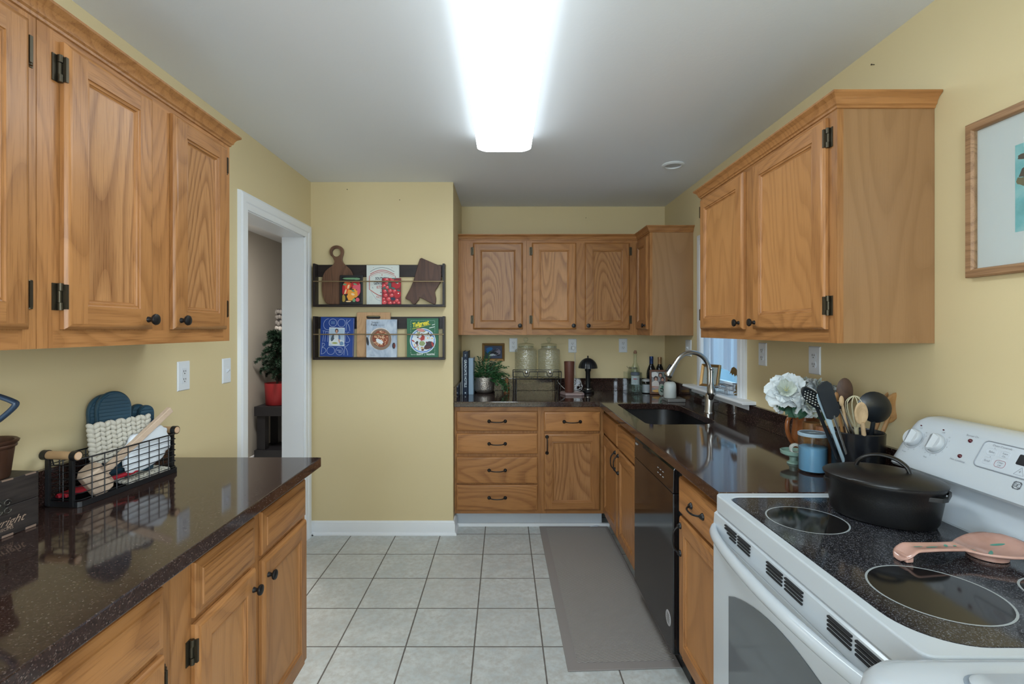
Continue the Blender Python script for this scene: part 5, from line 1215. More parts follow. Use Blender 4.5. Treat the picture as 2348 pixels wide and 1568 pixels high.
gj = thing('glass_dish', 'low round glass dish with a metal lid on the window sill', 'dish', (1.335, 3.085, SL))
obj('dish', MB().lathe([(0, .0006), (.032, .0006), (.035, .004), (.035, .020), (.032, .022)], n=28), clear, gj, smooth=50)
obj('lid', MB().lathe([(.0355, .0225), (.0365, .024), (.0365, .030), (.030, .034), (.010, .036), (.008, .042), (.0095, .048), (0, .052)], n=28), steel, gj, smooth=50)
for (y0_, y1_, x0_, x1_, lab) in ((2.890, 3.005, 1.290, 1.328, 'small grey wire basket at the front edge of the window sill'), (2.945, 3.035, 1.390, 1.420, 'second grey wire basket on the window sill, behind the front one')):
    t = thing('wire_basket', lab, 'basket', ((x0_+x1_)/2, (y0_+y1_)/2, SL)); m = MB(); gw = mat('grey_wire', (.23, .23, .24), .4, metal=.5); hh = .055
    rim = [(x0_, y0_, SL+hh), (x1_, y0_, SL+hh), (x1_, y1_, SL+hh), (x0_, y1_, SL+hh)]
    obj('rim', MB().tube(rim, .0032, 6, closed=True), gw, t, world=True, smooth=60)
    m = MB(); n_ = 8
    for i in range(n_+1):
        y = y0_+(y1_-y0_)*i/n_; m.tube([(x0_, y, SL+hh), (x0_+.002, y, SL+.0025), (x1_-.002, y, SL+.0025), (x1_, y, SL+hh)], .0013, 5)
    m.tube([(x0_+.001, y0_, SL+hh*.5), (x1_-.001, y0_, SL+hh*.5), (x1_-.001, y1_, SL+hh*.5), (x0_+.001, y1_, SL+hh*.5)], .0013, 5, closed=True)
    o = obj('wires', m, gw, t, world=True, smooth=60); o['kind'] = 'stuff'
bd = thing('winged_figurine', 'brass winged dragon-like figurine on the window sill at the near casing', 'figurine', (1.366, 2.905, SL))
m = MB(); m.lathe([(0, .0006), (.026, .0006), (.027, .004), (.020, .008), (.009, .012), (.008, .020)], n=20)
obj('foot', m, brass, bd, smooth=50)
m = MB(); m.ball((0, 0, .044), .020, .018, .027, 18); m.tube(smoothpts([(0, 0, .062), (.004, .006, .085), (.0, .002, .105), (-.002, -.006, .120)], 4), [.012, .0115, .011, .010, .0095, .009, .0085, .008, .008, .0075, .007, .007, .0065], 12); m.ball((-.002, -.010, .126), .008, .013, .009, 12); m.tube([(-.002, -.020, .126), (-.002, -.030, .123)], [.006, .002], 8)
m.tube(smoothpts([(0, .014, .032), (.004, .035, .018), (.0, .050, .012), (-.010, .052, .006)], 4), [.010, .009, .008, .007, .006, .006, .005, .005, .004, .004, .003, .003, .002], 8)
obj('body', m, brass, bd, smooth=60)
wingp = [(0, .0), (.030, .030), (.060, .038), (.085, .030), (.112, -.010), (.092, .0), (.078, -.014), (.060, -.002), (.045, -.018), (.026, -.006), (.012, -.022)]
for sg, base_ in ((1, (0, .010, .122)), (-1, (0, -.012, .118))):
    m = MB(); pts = [(base_[1]+sg*a*(1 if sg > 0 else .45), base_[2]+b) for a, b in wingp]; m.prism(pts, -.0012, .0012, 'x'); o = obj('wing', m, brass, bd); o.location = (.002*sg, 0, 0)
# cafe curtain
k = bpy.data.materials.new('curtain_cloth'); k.use_nodes = True; nt = k.node_tree; nt.nodes.clear(); out = nt.nodes.new('ShaderNodeOutputMaterial')
df = nt.nodes.new('ShaderNodeBsdfDiffuse'); df.inputs[0].default_value = (.80, .84, .90, 1); tl = nt.nodes.new('ShaderNodeBsdfTranslucent'); tl.inputs[0].default_value = (.78, .84, .92, 1); mx = nt.nodes.new('ShaderNodeMixShader'); mx.inputs[0].default_value = .6
nt.links.new(df.outputs[0], mx.inputs[1]); nt.links.new(tl.outputs[0], mx.inputs[2]); nt.links.new(mx.outputs[0], out.inputs[0])
ct_ = thing('curtain', 'short white cloth curtain hanging in the window above the sink', 'curtain', (1.405, 3.08, 1.17))
def cur(u, v):
    y = 2.762+.650*u; x = 1.414+.008*math.sin(u*PI*7+.6)+.003*math.sin(u*PI*17); z = 1.165+.012*math.sin(u*9)+(2.0-1.165)*v
    return (x, y, z)
obj('cloth', MB().grid(cur, 90, 10), k, ct_, world=True, smooth=180, recalc=False)
m = MB()
m.grid(lambda u, v: (cur(.28+.16*u, v)[0]-.004-.004*math.sin(u*PI), cur(.28+.16*u, v)[1], cur(.28+.16*u, v)[2]-.006), 14, 6)
m.grid(lambda u, v: (cur(.52+.16*u, v)[0]-.004-.003*math.sin(u*PI), cur(.52+.16*u, v)[1], cur(.52+.16*u, v)[2]+.004), 14, 6)
obj('pleat', m, k, ct_, world=True, smooth=180, recalc=False)['kind'] = 'stuff'
obj('curtain_rod', MB().cyl((1.408, 2.756, 2.0), (1.408, 3.418, 2.0), .005, n=12), white_plastic, ct_, world=True, smooth=60)

# ------------------------------------------------------------------ right counter between sink and stove
ph_x, ph_y = 1.222, 2.02
jg = thing('pitcher', 'brown glazed pitcher with one handle holding the white flowers', 'pitcher', (ph_x, ph_y, CT))
k = NT('brown_glaze'); v = k.coords(); n = k.noise(v, 18, 3); k.color(k.ramp(n, [(.35, (.15, .045, .014)), (.65, (.30, .10, .030))])); k.rough(.22); glz = k.m
obj('body', MB().lathe([(0, .0005), (.050, .0005), (.054, .006), (.0555, .05), (.052, .10), (.0475, .140), (.047, .158), (.050, .168), (.0475, .168), (.0445, .158), (.044, .120)], n=36), glz, jg, smooth=50)
P = smoothpts([(-.046, -.006, .150), (-.066, -.012, .158), (-.084, -.016, .140), (-.086, -.016, .105), (-.075, -.014, .070), (-.053, -.010, .040)], 5)
obj('handle', MB().tube(P, .0085, 12), glz, jg, smooth=60)
petal_m = [cm('petal_white', 'cdd4d6', .6), cm('petal_cream', 'bfc8c0', .6)]
fl = thing('flower_bunch', 'bunch of large white silk flowers with green leaves standing in the brown pitcher', 'flowers', (ph_x, ph_y, CT+.12))
def flower(c, ax, R_, npet, seedv):
    random.seed(seedv); m = MB(); ax = Vector(ax).normalized(); sd = ax.cross(Vector((.3, .2, 1))).normalized(); up_ = sd.cross(ax)
    for layer in range(3):
        for i in range(npet-layer):
            a = 2*PI*i/(npet-layer)+layer*.5+random.uniform(-.15, .15); dr = sd*math.cos(a)+up_*math.sin(a); tn = -sd*math.sin(a)+up_*math.cos(a)
            L = R_*(1-.22*layer)*random.uniform(.9, 1.12); op = .25+.38*layer; wd = L*.40; ph = random.uniform(0, 6)
            def f(u, v, dr=dr, tn=tn, L=L, op=op, wd=wd, ph=ph):
                t = u; r_ = L*t; s_ = (v-.5)*2; wv_ = wd*math.sin(PI*min(1, .12+.80*t))**.7
                lift = L*(op*t*1.3-.55*max(0, t-.45)**1.5)+.35*wv_*s_*s_*(.6)+.008*math.sin(ph+7*s_+5*t)*t
                return Vector(c)+dr*r_*(.95-.25*op)+tn*(wv_*s_)+ax*lift
            m.grid(f, 6, 6, 1 if layer == 2 else 0)
    m2 = obj('bloom', m, petal_m, fl, world=True, smooth=180, recalc=False)
    q = MB()
    for i in range(6):
        a = i*1.05; q.cyl(Vector(c)+ax*.012, Vector(c)+ax*R_*.55+(sd*math.cos(a)+up_*math.sin(a))*.010, .0012, n=5)
    obj('stamen', q, cm('stamen', 'd9d7a8', .6), m2, world=True)
def fpt(px, py, Y): return (wx(px, Y), Y, wz(py, Y))
for (px, py, Y, ax, R_, n_, sd_) in ((1803, 899, 1.93, (-.45, -.8, .40), .080, 8, 1), (1845, 925, 1.885, (.15, -.9, .1), .064, 7, 12), (1874, 896, 1.97, (.3, -.6, .7), .060, 7, 3), (1848, 886, 2.05, (0, -.3, 1), .050, 6, 4), (1788, 922, 1.97, (-.9, -.5, -.2), .046, 4, 5), (1858, 936, 1.885, (.1, -.9, -.5), .046, 4, 6), (1908, 896, 1.98, (.8, -.4, .5), .034, 5, 7)):
    flower(fpt(px, py, Y), ax, R_, n_, sd_)
m = MB(); random.seed(2)
for (px, py, Y, ang, L) in ((1800, 935, 1.95, 2.9, .07), (1822, 944, 1.90, 3.5, .075), (1835, 940, 1.88, 4.2, .07), (1870, 944, 1.90, 5.2, .07), (1812, 925, 1.99, 2.5, .06), (1885, 930, 1.96, .1, .06)):
    c = Vector(fpt(px, py, Y)); dr = Vector((math.cos(ang), -.5, math.sin(ang)*.6)).normalized(); sd = dr.cross(Vector((0, -.6, .8))).normalized(); nn = sd.cross(dr)
    m.grid(lambda u, v: c+dr*(u-.4)*L+sd*((v-.5)*L*.75*math.sin(PI*(.08+.88*u))**.8)+nn*(.010*math.cos((v-.5)*3)-.02*(u-.4)**2), 8, 4)
obj('leaves', m, mat('leaf_green', (.022, .070, .040), .45), fl, world=True, smooth=180, recalc=False)
m = MB()
for (px, py, Y) in ((1803, 893, 1.93), (1845, 922, 1.885), (1872, 890, 1.97), (1848, 880, 2.05), (1908, 896, 1.98), (1858, 936, 1.885), (1788, 922, 1.97)):
    e_ = Vector(fpt(px, py, Y)); b_ = Vector((ph_x+(e_.x-ph_x)*.2, ph_y+(e_.y-ph_y)*.2, CT+.135)); m.tube([b_-Vector((0, 0, .05)), b_+Vector((0, 0, .035)), e_], .0025, 6)
obj('stems', m, mat('stem_green', (.05, .09, .035), .6), fl, world=True, smooth=60)
# wooden mills
for (px, Y, top, r, lab) in ((1861, 1.90, 968, .029, 'taller light wooden mill cylinder behind the blue candle'), (1890, 1.815, 978, .0275, 'shorter reddish wooden mill cylinder between candle and utensil crock')):
    X = wx(px, Y); hh = wz(top, Y)-CT; t = thing('wooden_mill', lab, 'mill', (X, Y, CT))
    obj('body', MB().lathe([(0, .0005), (r-.002, .0005), (r, .003), (r, hh*.68), (r-.0015, hh*.685), (r, hh*.69), (r, hh-.003), (r-.002, hh), (0, hh)], n=32), oak('mill_wood_'+('light' if r > .028 else 'red'), (.30, .14, .048) if r > .028 else (.20, .078, .032), (.16, .065, .024) if r > .028 else (.09, .035, .018), 'z', 20, .7, .4, 10, .3), t, smooth=40)
# blue candle
bc = thing('candle', 'blue candle in a clear glass with a pale blue lid at the counter edge', 'candle', (wx(1864, 1.775), 1.775, CT))
obj('glass', MB().lathe([(0, .0005), (.044, .0005), (.0465, .004), (.0465, .128), (.0445, .128), (.0445, .008), (0, .007)], n=40), clear, bc, smooth=50)
k = NT('blue_wax'); k.color((.17, .37, .58)); k.rough(.45); k.b.inputs['Subsurface Weight'].default_value = .2; k.b.inputs['Subsurface Radius'].default_value = (.01, .015, .02)
obj('wax', MB().lathe([(0, .0075), (.0440, .0075), (.0440, .088), (.040, .0905), (0, .089)], n=36), k.m, bc, smooth=40)
obj('wick', MB().cyl((0, 0, .089), (.001, 0, .102), .0013, n=6), black_plastic, bc)
obj('lid', MB().lathe([(.0445, .1285), (.0475, .129), (.0478, .132), (.0475, .138), (.045, .140), (.043, .1385), (0, .1385)], n=40), cm('lid_pale_blue', '93a9b8', .35), bc, smooth=40)
obj('lid_inlay', MB().lathe([(.0405, .1387), (.0405, .1392), (0, .1392)], n=36), cm('lid_slate', '5a6a74', .4), bc, smooth=40)
m = MB()
for i, w_ in enumerate((.016, .011, .014)): m.box(-w_, w_, -.005+.006*i, -.002+.006*i, .1393, .1395)
obj('lid_print', m, cm('lid_print_grey', 'a9b4ba', .5), bc)['kind'] = 'stuff'
# green footed dish and the ring in it
gd = thing('footed_dish', 'pale green footed dish half hidden behind the blue candle', 'dish', (1.092, 1.885, CT))
obj('dish', MB().lathe([(0, .0005), (.022, .0005), (.022, .004), (.014, .012), (.014, .026), (.030, .030), (.043, .037), (.0455, .050), (.0435, .051), (.040, .041), (0, .036)], n=36), cm('celadon', '7f9a8d', .3), gd, smooth=40)
rgm = thing('ceramic_ring', 'small white ring-shaped cup lying in the pale green dish', 'ornament', (1.091, 1.870, CT+.0385))
P = [(.0, -.004*0, .020+.0) for _ in range(1)]
m = MB(); m.lathe([(.013, -.012), (.019, -.012), (.0205, -.008), (.0205, .008), (.019, .012), (.013, .012), (.012, .008), (.012, -.008), (.013, -.012)], (0, .0195), 28, axis='y-')
obj('ring', m, cm('ring_white', 'b9bbb4', .35), rgm, smooth=40); rgm.rotation_euler = (0, 0, -.35)
# utensil crock
UX, UY, UR = 1.186, 1.675, .0765
uc = thing('utensil_crock', 'black round utensil crock behind the cast iron pot', 'crock', (UX, UY, CT))
obj('body', MB().lathe([(0, .0005), (.070, .0005), (.074, .006), (UR, .15), (UR+.001, .163), (UR-.002, .166), (UR-.005, .163), (UR-.006, .15), (.066, .010), (0, .008)], n=44), mat('crock_black', (.008, .009, .012), .22), uc, smooth=45)
DARKW, LIGHTW = oak('dark_spoon_wood', (.085, .048, .034), (.04, .022, .016), 'z', 16, .5, .5, 10, .3), oak('light_spoon_wood', (.52, .37, .22), (.38, .25, .14), 'z', 16, .4, .5, 10, .3)
HONEY = oak('honey_spoon_wood', (.36, .19, .07), (.22, .10, .04), 'z', 16, .4, .45, 10, .3); nylon = mat('black_nylon', (.010, .013, .017), .28)
def utensil(name, label, headpx, Yh, basexy, m_handle, r_h=.0058, dz=.03, cat='utensil', stop=.0):
    hc = Vector((wx(headpx[0], Yh), Yh, wz(headpx[1], Yh))); b = Vector((UX+basexy[0], UY+basexy[1], CT+dz))
    t = thing(name, label, cat, b); ax = (hc-b).normalized()
    sdv = ax.cross(Vector((0, -1, 0))).normalized(); nv = sdv.cross(ax)
    if nv.y > 0: nv = -nv; 
    obj('handle', MB().tube([b, b+(hc-b)*.5, hc-ax*stop], [r_h*1.1, r_h, r_h*.85], 10), m_handle, t, world=True, smooth=60)
    return t, hc, ax, sdv, nv
def bowl(t, c, ax, sd, nv, rl, rw, depth, th, m_, flatk=0.0, name='head'):
    # shallow spoon bowl as a thick shell
    b = MB(); n = 24; R1 = []; 
    for k_, (s_, dd) in enumerate(((.0, -depth), (.5, -depth*.8), (.85, -depth*.3), (1, 0))): R1.append((s_, dd))
    outer = [[c+ax*(rl*s_*math.cos(a))+sd*(rw*s_*math.sin(a))+nv*(dd) for a in [2*PI*j/n for j in range(n)]] for s_, dd in ((.08, -depth), (.5, -depth*.82), (.85, -depth*.35), (1, 0), (.93, th*.4), (.8, -depth*.25+th), (.5, -depth*.7+th), (.08, -depth+th))]
    b.loft(outer); return obj(name, b, m_, t, world=True, smooth=70)
V3 = Vector
t, hc, ax, sd, nv = utensil('wooden_spoon', 'dark brown wooden spoon rising at the back of the black crock', (1937, 897), 1.70, (-.006, .040), DARKW, .0068, stop=.025)
bowl(t, hc, ax, sd, nv, .046, .029, -.010, -.005, DARKW)
t, hc, ax, sd, nv = utensil('wooden_spoon', 'pale wooden spoon at the front right of the black crock', (1975, 948), 1.592, (.012, -.034), LIGHTW, .0070, stop=.03)
bowl(t, hc, ax, sd, nv, .040, .0225, .009, .005, LIGHTW)
t, hc, ax, sd, nv = utensil('serving_spoon', 'large round black nylon spoon turned back-up at the right of the crock', (2008, 934), 1.645, (.034, .012), nylon, .0075, stop=.045)
bowl(t, hc+V3((0, .004, 0)), V3((.86, 0, -.51)), V3((.51, -.05, .86)), V3((0, -1, .12)), .058, .050, -.020, -.006, nylon)
t, hc, ax, sd, nv = utensil('wooden_spoon', 'honey coloured wooden spoon behind the large black spoon', (2046, 935), 1.70, (.050, .022), HONEY, .0070, stop=.03)
bowl(t, hc, ax, sd, nv, .055, .032, .010, .005, HONEY)
t, hc, ax, sd, nv = utensil('wooden_spoon', 'narrow wooden paddle at the far right of the crock, against the wall', (2032, 925), 1.735, (.040, .045), HONEY, .0060, stop=.02)
bowl(t, hc, ax, sd, nv, .045, .020, .005, .004, HONEY)
# turner
t, hc, ax, sd, nv = utensil('turner', 'black nylon turner with a shiny flat blade leaning left in the crock', (1902, 925), 1.60, (-.030, -.020), steel, .0045, stop=.045)
m = MB(); P2 = [(-.055, -.012), (-.045, -.024), (.060, -.026), (.076, -.016), (.080, 0), (.076, .016), (.060, .026), (-.045, .024), (-.055, .012)]
m.loft([[hc+ax*a+sd*b+nv*o_ for a, b in P2] for o_ in (-.002, .002)]); obj('blade', m, nylon, t, world=True, bevel=.0015)
# slotted spoon
t, hc, ax, sd, nv = utensil('slotted_spoon', 'dark slotted spoon with small round holes leaning over the flowers', (1864, 913), 1.655, (-.050, .0), nylon, .0060, stop=.035)
b_ = bowl(t, hc, (ax*.3+V3((-.9, 0, .25))).normalized(), (ax-V3((-.9, 0, .25)).normalized()*.2).normalized(), V3((0, -1, .1)), .046, .034, .008, .004, nylon)
m = MB(); a1 = (ax*.3+V3((-.9, 0, .25))).normalized()
for i in range(-3, 4):
    for j in range(-2, 3):
        if abs(i)+abs(j) < 5: 
            p = hc+a1*(i*.0105)+V3((.15, 0, 1)).normalized()*(j*.0085)+V3((0, -.0012-.0, 0)); m.loft([[p+V3((.0019*math.cos(q), o_, .0019*math.sin(q))) for q in [2*PI*z/8 for z in range(8)]] for o_ in (-.001, .0025)])
o = obj('hole', m, cm('hole_pale', 'c9cbc6', .6), b_, world=True); o['kind'] = 'stuff'
# pale blue spatula
t, hc, ax, sd, nv = utensil('spatula', 'pale blue spatula, long slim blade at the left of the crock', (1894, 948), 1.615, (-.046, -.020), cm('pale_blue_silicone', '9fb6c4', .4), .0052, stop=.05)
m = MB(); P2 = [(-.075, -.006), (.05, -.011), (.072, -.008), (.078, 0), (.070, .010), (.04, .013), (-.075, .006)]
m.loft([[hc+ax*a+sd*b+nv*o_ for a, b in P2] for o_ in (-.003, .003)]); obj('blade', m, MATS['pale_blue_silicone'], t, world=True, bevel=.002)
# whisk
t, hc, ax, sd, nv = utensil('whisk', 'cream and steel balloon whisk in the middle of the crock', (1961, 938), 1.665, (.006, .005), cm('cream_handle', 'bdb596', .5), .0075, stop=.06)
m = MB()
for j in range(5):
    a = PI*j/5; s_ = sd*math.cos(a)+nv*math.sin(a)
    m.tube(smoothpts([hc-ax*.065+s_*.005, hc-ax*.02+s_*.022, hc+ax*.025+s_*.025, hc+ax*.045, hc+ax*.025-s_*.025, hc-ax*.02-s_*.022, hc-ax*.065-s_*.005], 4), .0012, 5)
obj('wires', m, cm('whisk_cream', 'c9c3a5', .4), t, world=True, smooth=60)['kind'] = 'stuff'
# tongs: two steel arms ; plus a slim brown stick
t, hc, ax, sd, nv = utensil('tongs', 'thin steel tongs with dark ends leaning left in the crock', (1925, 935), 1.645, (.0, -.030), steel, .0038, stop=.0)
obj('arm', MB().tube([V3((UX+.010, UY-.030, CT+.05)), hc+sd*.010], [.003, .0055], 8), steel, t, world=True, smooth=60)
obj('tip', MB().ball(hc+ax*.008, .012, .006, .014, 12), nylon, t, world=True, smooth=180)
t, hc, ax, sd, nv = utensil('wooden_stick', 'slim reddish wooden spoon handle leaning left behind the turner', (1918, 912), 1.665, (-.022, .012), HONEY, .0050, stop=.0)
obj('tip', MB().ball(hc+ax*.004, .008, .006, .016, 12), HONEY, t, world=True, smooth=180)
t, hc, ax, sd, nv = utensil('wooden_stick', 'pale bamboo strip handle curving left in the middle of the crock', (1930, 922), 1.635, (-.010, -.005), LIGHTW, .0048, stop=.0)
obj('tip', MB().ball(hc+ax*.004, .008, .005, .018, 12), LIGHTW, t, world=True, smooth=180)

# ------------------------------------------------------------------ on the cooktop
CK = .9121
DX, DY = 1.022, 1.350
do = thing('dutch_oven', 'black oval cast iron Dutch oven with an arched lid handle on the cooktop', 'pot', (DX, DY, CK), math.radians(-47))
def ell(a, b, z, n=56, e=2.0): 
    out = []
    for j in range(n):
        t = 2*PI*j/n; c, s_ = math.cos(t), math.sin(t); out.append((a*abs(c)**(2/e)*(1 if c > 0 else -1), b*abs(s_)**(2/e)*(1 if s_ > 0 else -1), z))
    return out
A_, B_ = .133, .104
obj('pot', MB().loft([ell(A_*.80, B_*.78, .0006), ell(A_*.86, B_*.85, .004), ell(A_*.90, B_*.89, .016), ell(A_*.965, B_*.96, .075), ell(A_*.985, B_*.98, .108), ell(A_*1.0, B_*1.0, .112), ell(A_*1.0, B_*1.0, .120), ell(A_*.95, B_*.94, .120), ell(A_*.93, B_*.92, .108), ell(A_*.85, B_*.83, .02)]), cast, do, smooth=40)
ld = obj('lid', MB().loft([ell(A_*.97, B_*.96, .1206), ell(A_*1.035, B_*1.04, .1215), ell(A_*1.04, B_*1.045, .126), ell(A_*1.0, B_*1.0, .131), ell(A_*.75, B_*.75, .143), ell(A_*.45, B_*.45, .150), ell(A_*.1, B_*.1, .152)]), cast, do, smooth=50)
P = smoothpts([(-.060, 0, .145), (-.052, 0, .166), (-.030, 0, .184), (0, 0, .191), (.030, 0, .184), (.052, 0, .166), (.060, 0, .145)], 5)
m = MB(); rings = []
for i, p in enumerate(P):
    t = (P[min(i+1, len(P)-1)]-P[max(i-1, 0)]).normalized(); n_ = t.cross(V3((0, 1, 0))); rings.append([p+V3((0, 1, 0))*.0105*math.cos(a)+n_*.0055*math.sin(a) for a in [2*PI*j/12 for j in range(12)]])
obj('lid_handle', m.loft(rings), cast, ld, smooth=60)
for sg in (1, -1):
    m = MB(); out = [(.100, -.062), (.130, -.052), (.138, -.034), (.138, .034), (.130, .052), (.100, .062)]; inn = [(.116, -.038), (.128, -.034), (.134, -.020), (.134, .020), (.128, .034), (.116, .038)]
    R = [[(sg*x-(.009 if sg < 0 else 0)*-1, y, z) for x, y in q] for q, z in ((out, .094), (out, .106), (inn, .106), (inn, .094))]; R.append(R[0]); m.loft(R, False, False)
    o = obj('side_handle', m, cast, do, bevel=.002)
m = MB()
for i in range(9): m.box(-.030+.0065*i, -.0255+.0065*i, -.062, -.055, .1405, .1416)
obj('lid_lettering', m, mat('cast_dark', (.008, .008, .008), .6), ld)['kind'] = 'stuff'
for o in do.children_recursive:
    o.data.transform(Matrix.Diagonal((1, 1, .88, 1)))
# spoon rest
k = NT('pink_glaze'); v = k.coords(); n = k.noise(v, 25, 3); k.color(k.ramp(n, [(.35, (.42, .235, .185)), (.65, (.50, .30, .245))])); k.rough(.14); pink = k.m
sr = thing('spoon_rest', 'glazed pink ceramic spoon rest with green leaf marks on the cooktop', 'spoon rest', (1.0, 1.105, CK))
def sru(u, v):
    # u along length 0..1 (handle tip to bowl end), v across
    x = .865+.292*u; s_ = (v-.5)*2
    if u < .50: w_ = .0235+.002*math.cos(u*9); 
    else: q = (u-.5)/.5; w_ = .0235+.042*math.sin(min(1, q*1.25)*PI/2)*(1 if q < .8 else math.sqrt(max(0, 1-((q-.8)/.2)**2)))
    if u < .06: w_ *= math.sqrt(max(.15, 1-((.06-u)/.06)**2))
    yc = 1.100+.020*u
    h = .030+.004*(1-u) if u < .5 else .030+.006*((u-.5)/.5)
    dip = .020*max(0, math.sin(PI*min(1, max(0, (u-.50)/.48)))) if u > .5 else 0
    if u < .12: h -= .026*((.12-u)/.12)**1.6
    z = CK+h-dip*(1-s_**4)-(.006*(1-s_*s_) if u < .5 else 0)-.006*(abs(s_)**6)
    return V3((x, yc+s_*w_, z))
rest = obj('dish', MB().grid(sru, 48, 20), pink, sr, world=True, smooth=180, recalc=False); d_ = rest.modifiers.new('s', 'SOLIDIFY'); d_.thickness = .0045; d_.offset = -1
obj('foot', MB().lathe([(.036, 0.0008), (.037, .006), (.030, .012), (0, .0125)], (.082, .013), 32), pink, sr, smooth=50)
obj('handle_foot', MB().loft([[V3((.872+.018*a_, 1.101+s_*.019, z_)) for a_, s_ in ((0, -1), (1, -.9), (1, .9), (0, 1))] for z_ in (CK+.0006, CK+.016)]), pink, sr, world=True, bevel=.003)
m = MB()
for u0, v0, L, wd, rt in ((.27, .42, .030, .006, .1), (.40, .55, .014, .008, .9), (.47, .52, .008, .006, .5), (.60, .42, .012, .008, 1.0), (.72, .40, .034, .007, .7), (.17, .5, .022, .003, .0), (.86, .6, .026, .007, -.5)):
    pts = []
    for j in range(14):
        a = 2*PI*j/14; du, dv = L*.5*math.cos(a), wd*.5*math.sin(a); x_, y_ = du*math.cos(rt)-dv*math.sin(rt), du*math.sin(rt)+dv*math.cos(rt)
        uu = u0+x_/.292; vv = v0+y_/(.047 if u0 < .5 else .11); p = sru(uu, vv); pts.append(p+V3((0, 0, .0006)))
    m.face(pts)
obj('leaf_mark', m, cm('leaf_teal', '4f8f80', .3), sr, world=True, recalc=False)['kind'] = 'stuff'

# ------------------------------------------------------------------ wire basket on the left counter and what is in it
# basket frame: bu along the basket (away from the camera), bv towards the wall
BO = Vector((-1.203, 1.415, CT)); bu = Vector((.11, .994, 0)).normalized(); bv = Vector((-bu.y, bu.x, 0)); BL, BW, BH = .368, .112, .136
def B(u, v, z): return BO+bu*u+bv*v+Vector((0, 0, z))
bk = thing('wire_basket', 'black wire basket with wooden end handles on the left counter', 'basket', B(BL/2, BW/2, 0))
ww = .0017; blk = mat('basket_black', (.010, .010, .011), .35)
def brect(z, i=0.0): return [B(i, i, z), B(BL-i, i, z), B(BL-i, BW-i, z), B(i, BW-i, z)]
obj('base_tray', MB().loft([[B(u, v, z) for u, v in rrect(0, BL, 0, BW, .012, 4)] for z in (.0006, .016)], False, False), blk, bk, world=True, solid=.003)
obj('base_plate', MB().loft([[B(u, v, z) for u, v in rrect(.002, BL-.002, .002, BW-.002, .012, 4)] for z in (.0006, .003)]), blk, bk, world=True)
obj('rim', MB().tube([B(u, v, BH) for u, v in rrect(.003, BL-.003, .003, BW-.003, .010, 4)], .0024, 6, closed=True), blk, bk, world=True, smooth=60)
for i in range(6):
    z = .020+i*.0195; obj('wire', MB().tube([B(u, v, z) for u, v in rrect(.003, BL-.003, .003, BW-.003, .010, 4)], ww*.85, 5, closed=True), blk, bk, world=True, smooth=60)
for i in range(1, 9):
    u = BL*i/9
    for v in (.003, BW-.003): obj('wire', MB().cyl(B(u, v, .010), B(u, v, BH), ww, n=6), blk, bk, world=True, smooth=60)
for u in (.003, BL-.003): obj('wire', MB().cyl(B(u, BW/2, .010), B(u, BW/2, BH), ww, n=6), blk, bk, world=True, smooth=60)
for u in (.002, BL-.002):
    sg = -1 if u < .1 else 1
    for v in (.024, BW-.012):
        obj('post', MB().obox(B(u+sg*.002, v, .074), bu, bv, (0, 0, 1), .0042, .0065, .072), blk, bk, world=True, bevel=.001)
    hd = obj('handle', MB().cyl(B(u+sg*.002, .004, .147), B(u+sg*.002, BW+.002, .147), .0118, n=24), mat('handle_wood', (.48, .30, .155), .45), bk, world=True, smooth=50)
    for v in (.0045, BW-.014): obj('cap', MB().cyl(B(u+sg*.002, v, .147), B(u+sg*.002, v+.016, .147), .0142, n=24), blk, hd, world=True, smooth=50)
    obj('end_grain', MB().cyl(B(u+sg*.002, .0025, .147), B(u+sg*.002, .0044, .147), .0098, n=24), mat('end_grain', (.62, .42, .28), .5), hd, world=True, smooth=50)
    obj('bracket', MB().tube([B(u, .018, BH+.012), B(u, .028, BH-.018), B(u, BW-.028, BH-.018), B(u, BW-.018, BH+.012)], .0020, 6), blk, bk, world=True, smooth=60)
# oven mitts: padded plates with ribbed silicone
teal = mat('teal_edge', (.012, .046, .075), .45)
def mitt(label, c, yaw, w, h, hb, lean_, thumb=None):
    t = thing('oven_mitt', label, 'oven mitt', c, yaw)
    def outline(s_, dz=0, n=26):
        out = [(-w/2*s_*.86, 0), ]; 
        pts = [(-w/2*.80*s_, 0)]
        for i in range(n+1):
            a = PI-PI*i/n; pts.append((w/2*s_*math.cos(a), h-hb+hb*s_*math.sin(a)**.9 if math.sin(a) > 0 else h-hb))
        pts.append((w/2*.80*s_, 0)); return pts
    rings = []
    for s_, y in ((.90, .010), (.97, .009), (1.0, .005), (1.0, .000), (.97, -.006), (.93, -.008), (.885, -.0075)):
        rings.append([(x, y, z if z > .001 else z) for x, z in outline(s_)])
    obj('pad', MB().loft(rings, True, True), teal, t, smooth=50)
    P2 = outline(.88); m = MB(); z = .006
    def half(zz):
        best = w/2*.80*.88
        for (xa, za), (xb, zb_) in zip(P2, P2[1:]):
            if min(za, zb_) <= zz <= max(za, zb_) and abs(zb_-za) > 1e-9: best = abs(xa+(xb-xa)*(zz-za)/(zb_-za))
        return best
    zt_ = max(p[1] for p in P2)
    while z < zt_-.006:
        a, b = half(z), half(z+.0092); m.prism([(-a, z), (a, z), (b, z+.0092), (-b, z+.0092)], -.0112, -.0072, 'y'); z += .0112
    o = obj('ribbed_face', m, teal, t); o['kind'] = 'stuff'
    t.rotation_euler = (-lean_, 0, yaw); return t
yw = math.radians(60)
Z3 = CT+.024
mitt('larger front teal ribbed silicone mitt leaning in the wire basket', (-1.2530, 1.606, Z3), yw, .100, .283, .062, .03)
mitt('teal silicone mitt just behind the front one, against the wall side', (-1.2805, 1.605, Z3), yw, .098, .274, .060, .02)
mitt('small teal mitt thumb in front, right of the large mitts', (-1.2285, 1.714, Z3), yw, .048, .222, .028, .02)
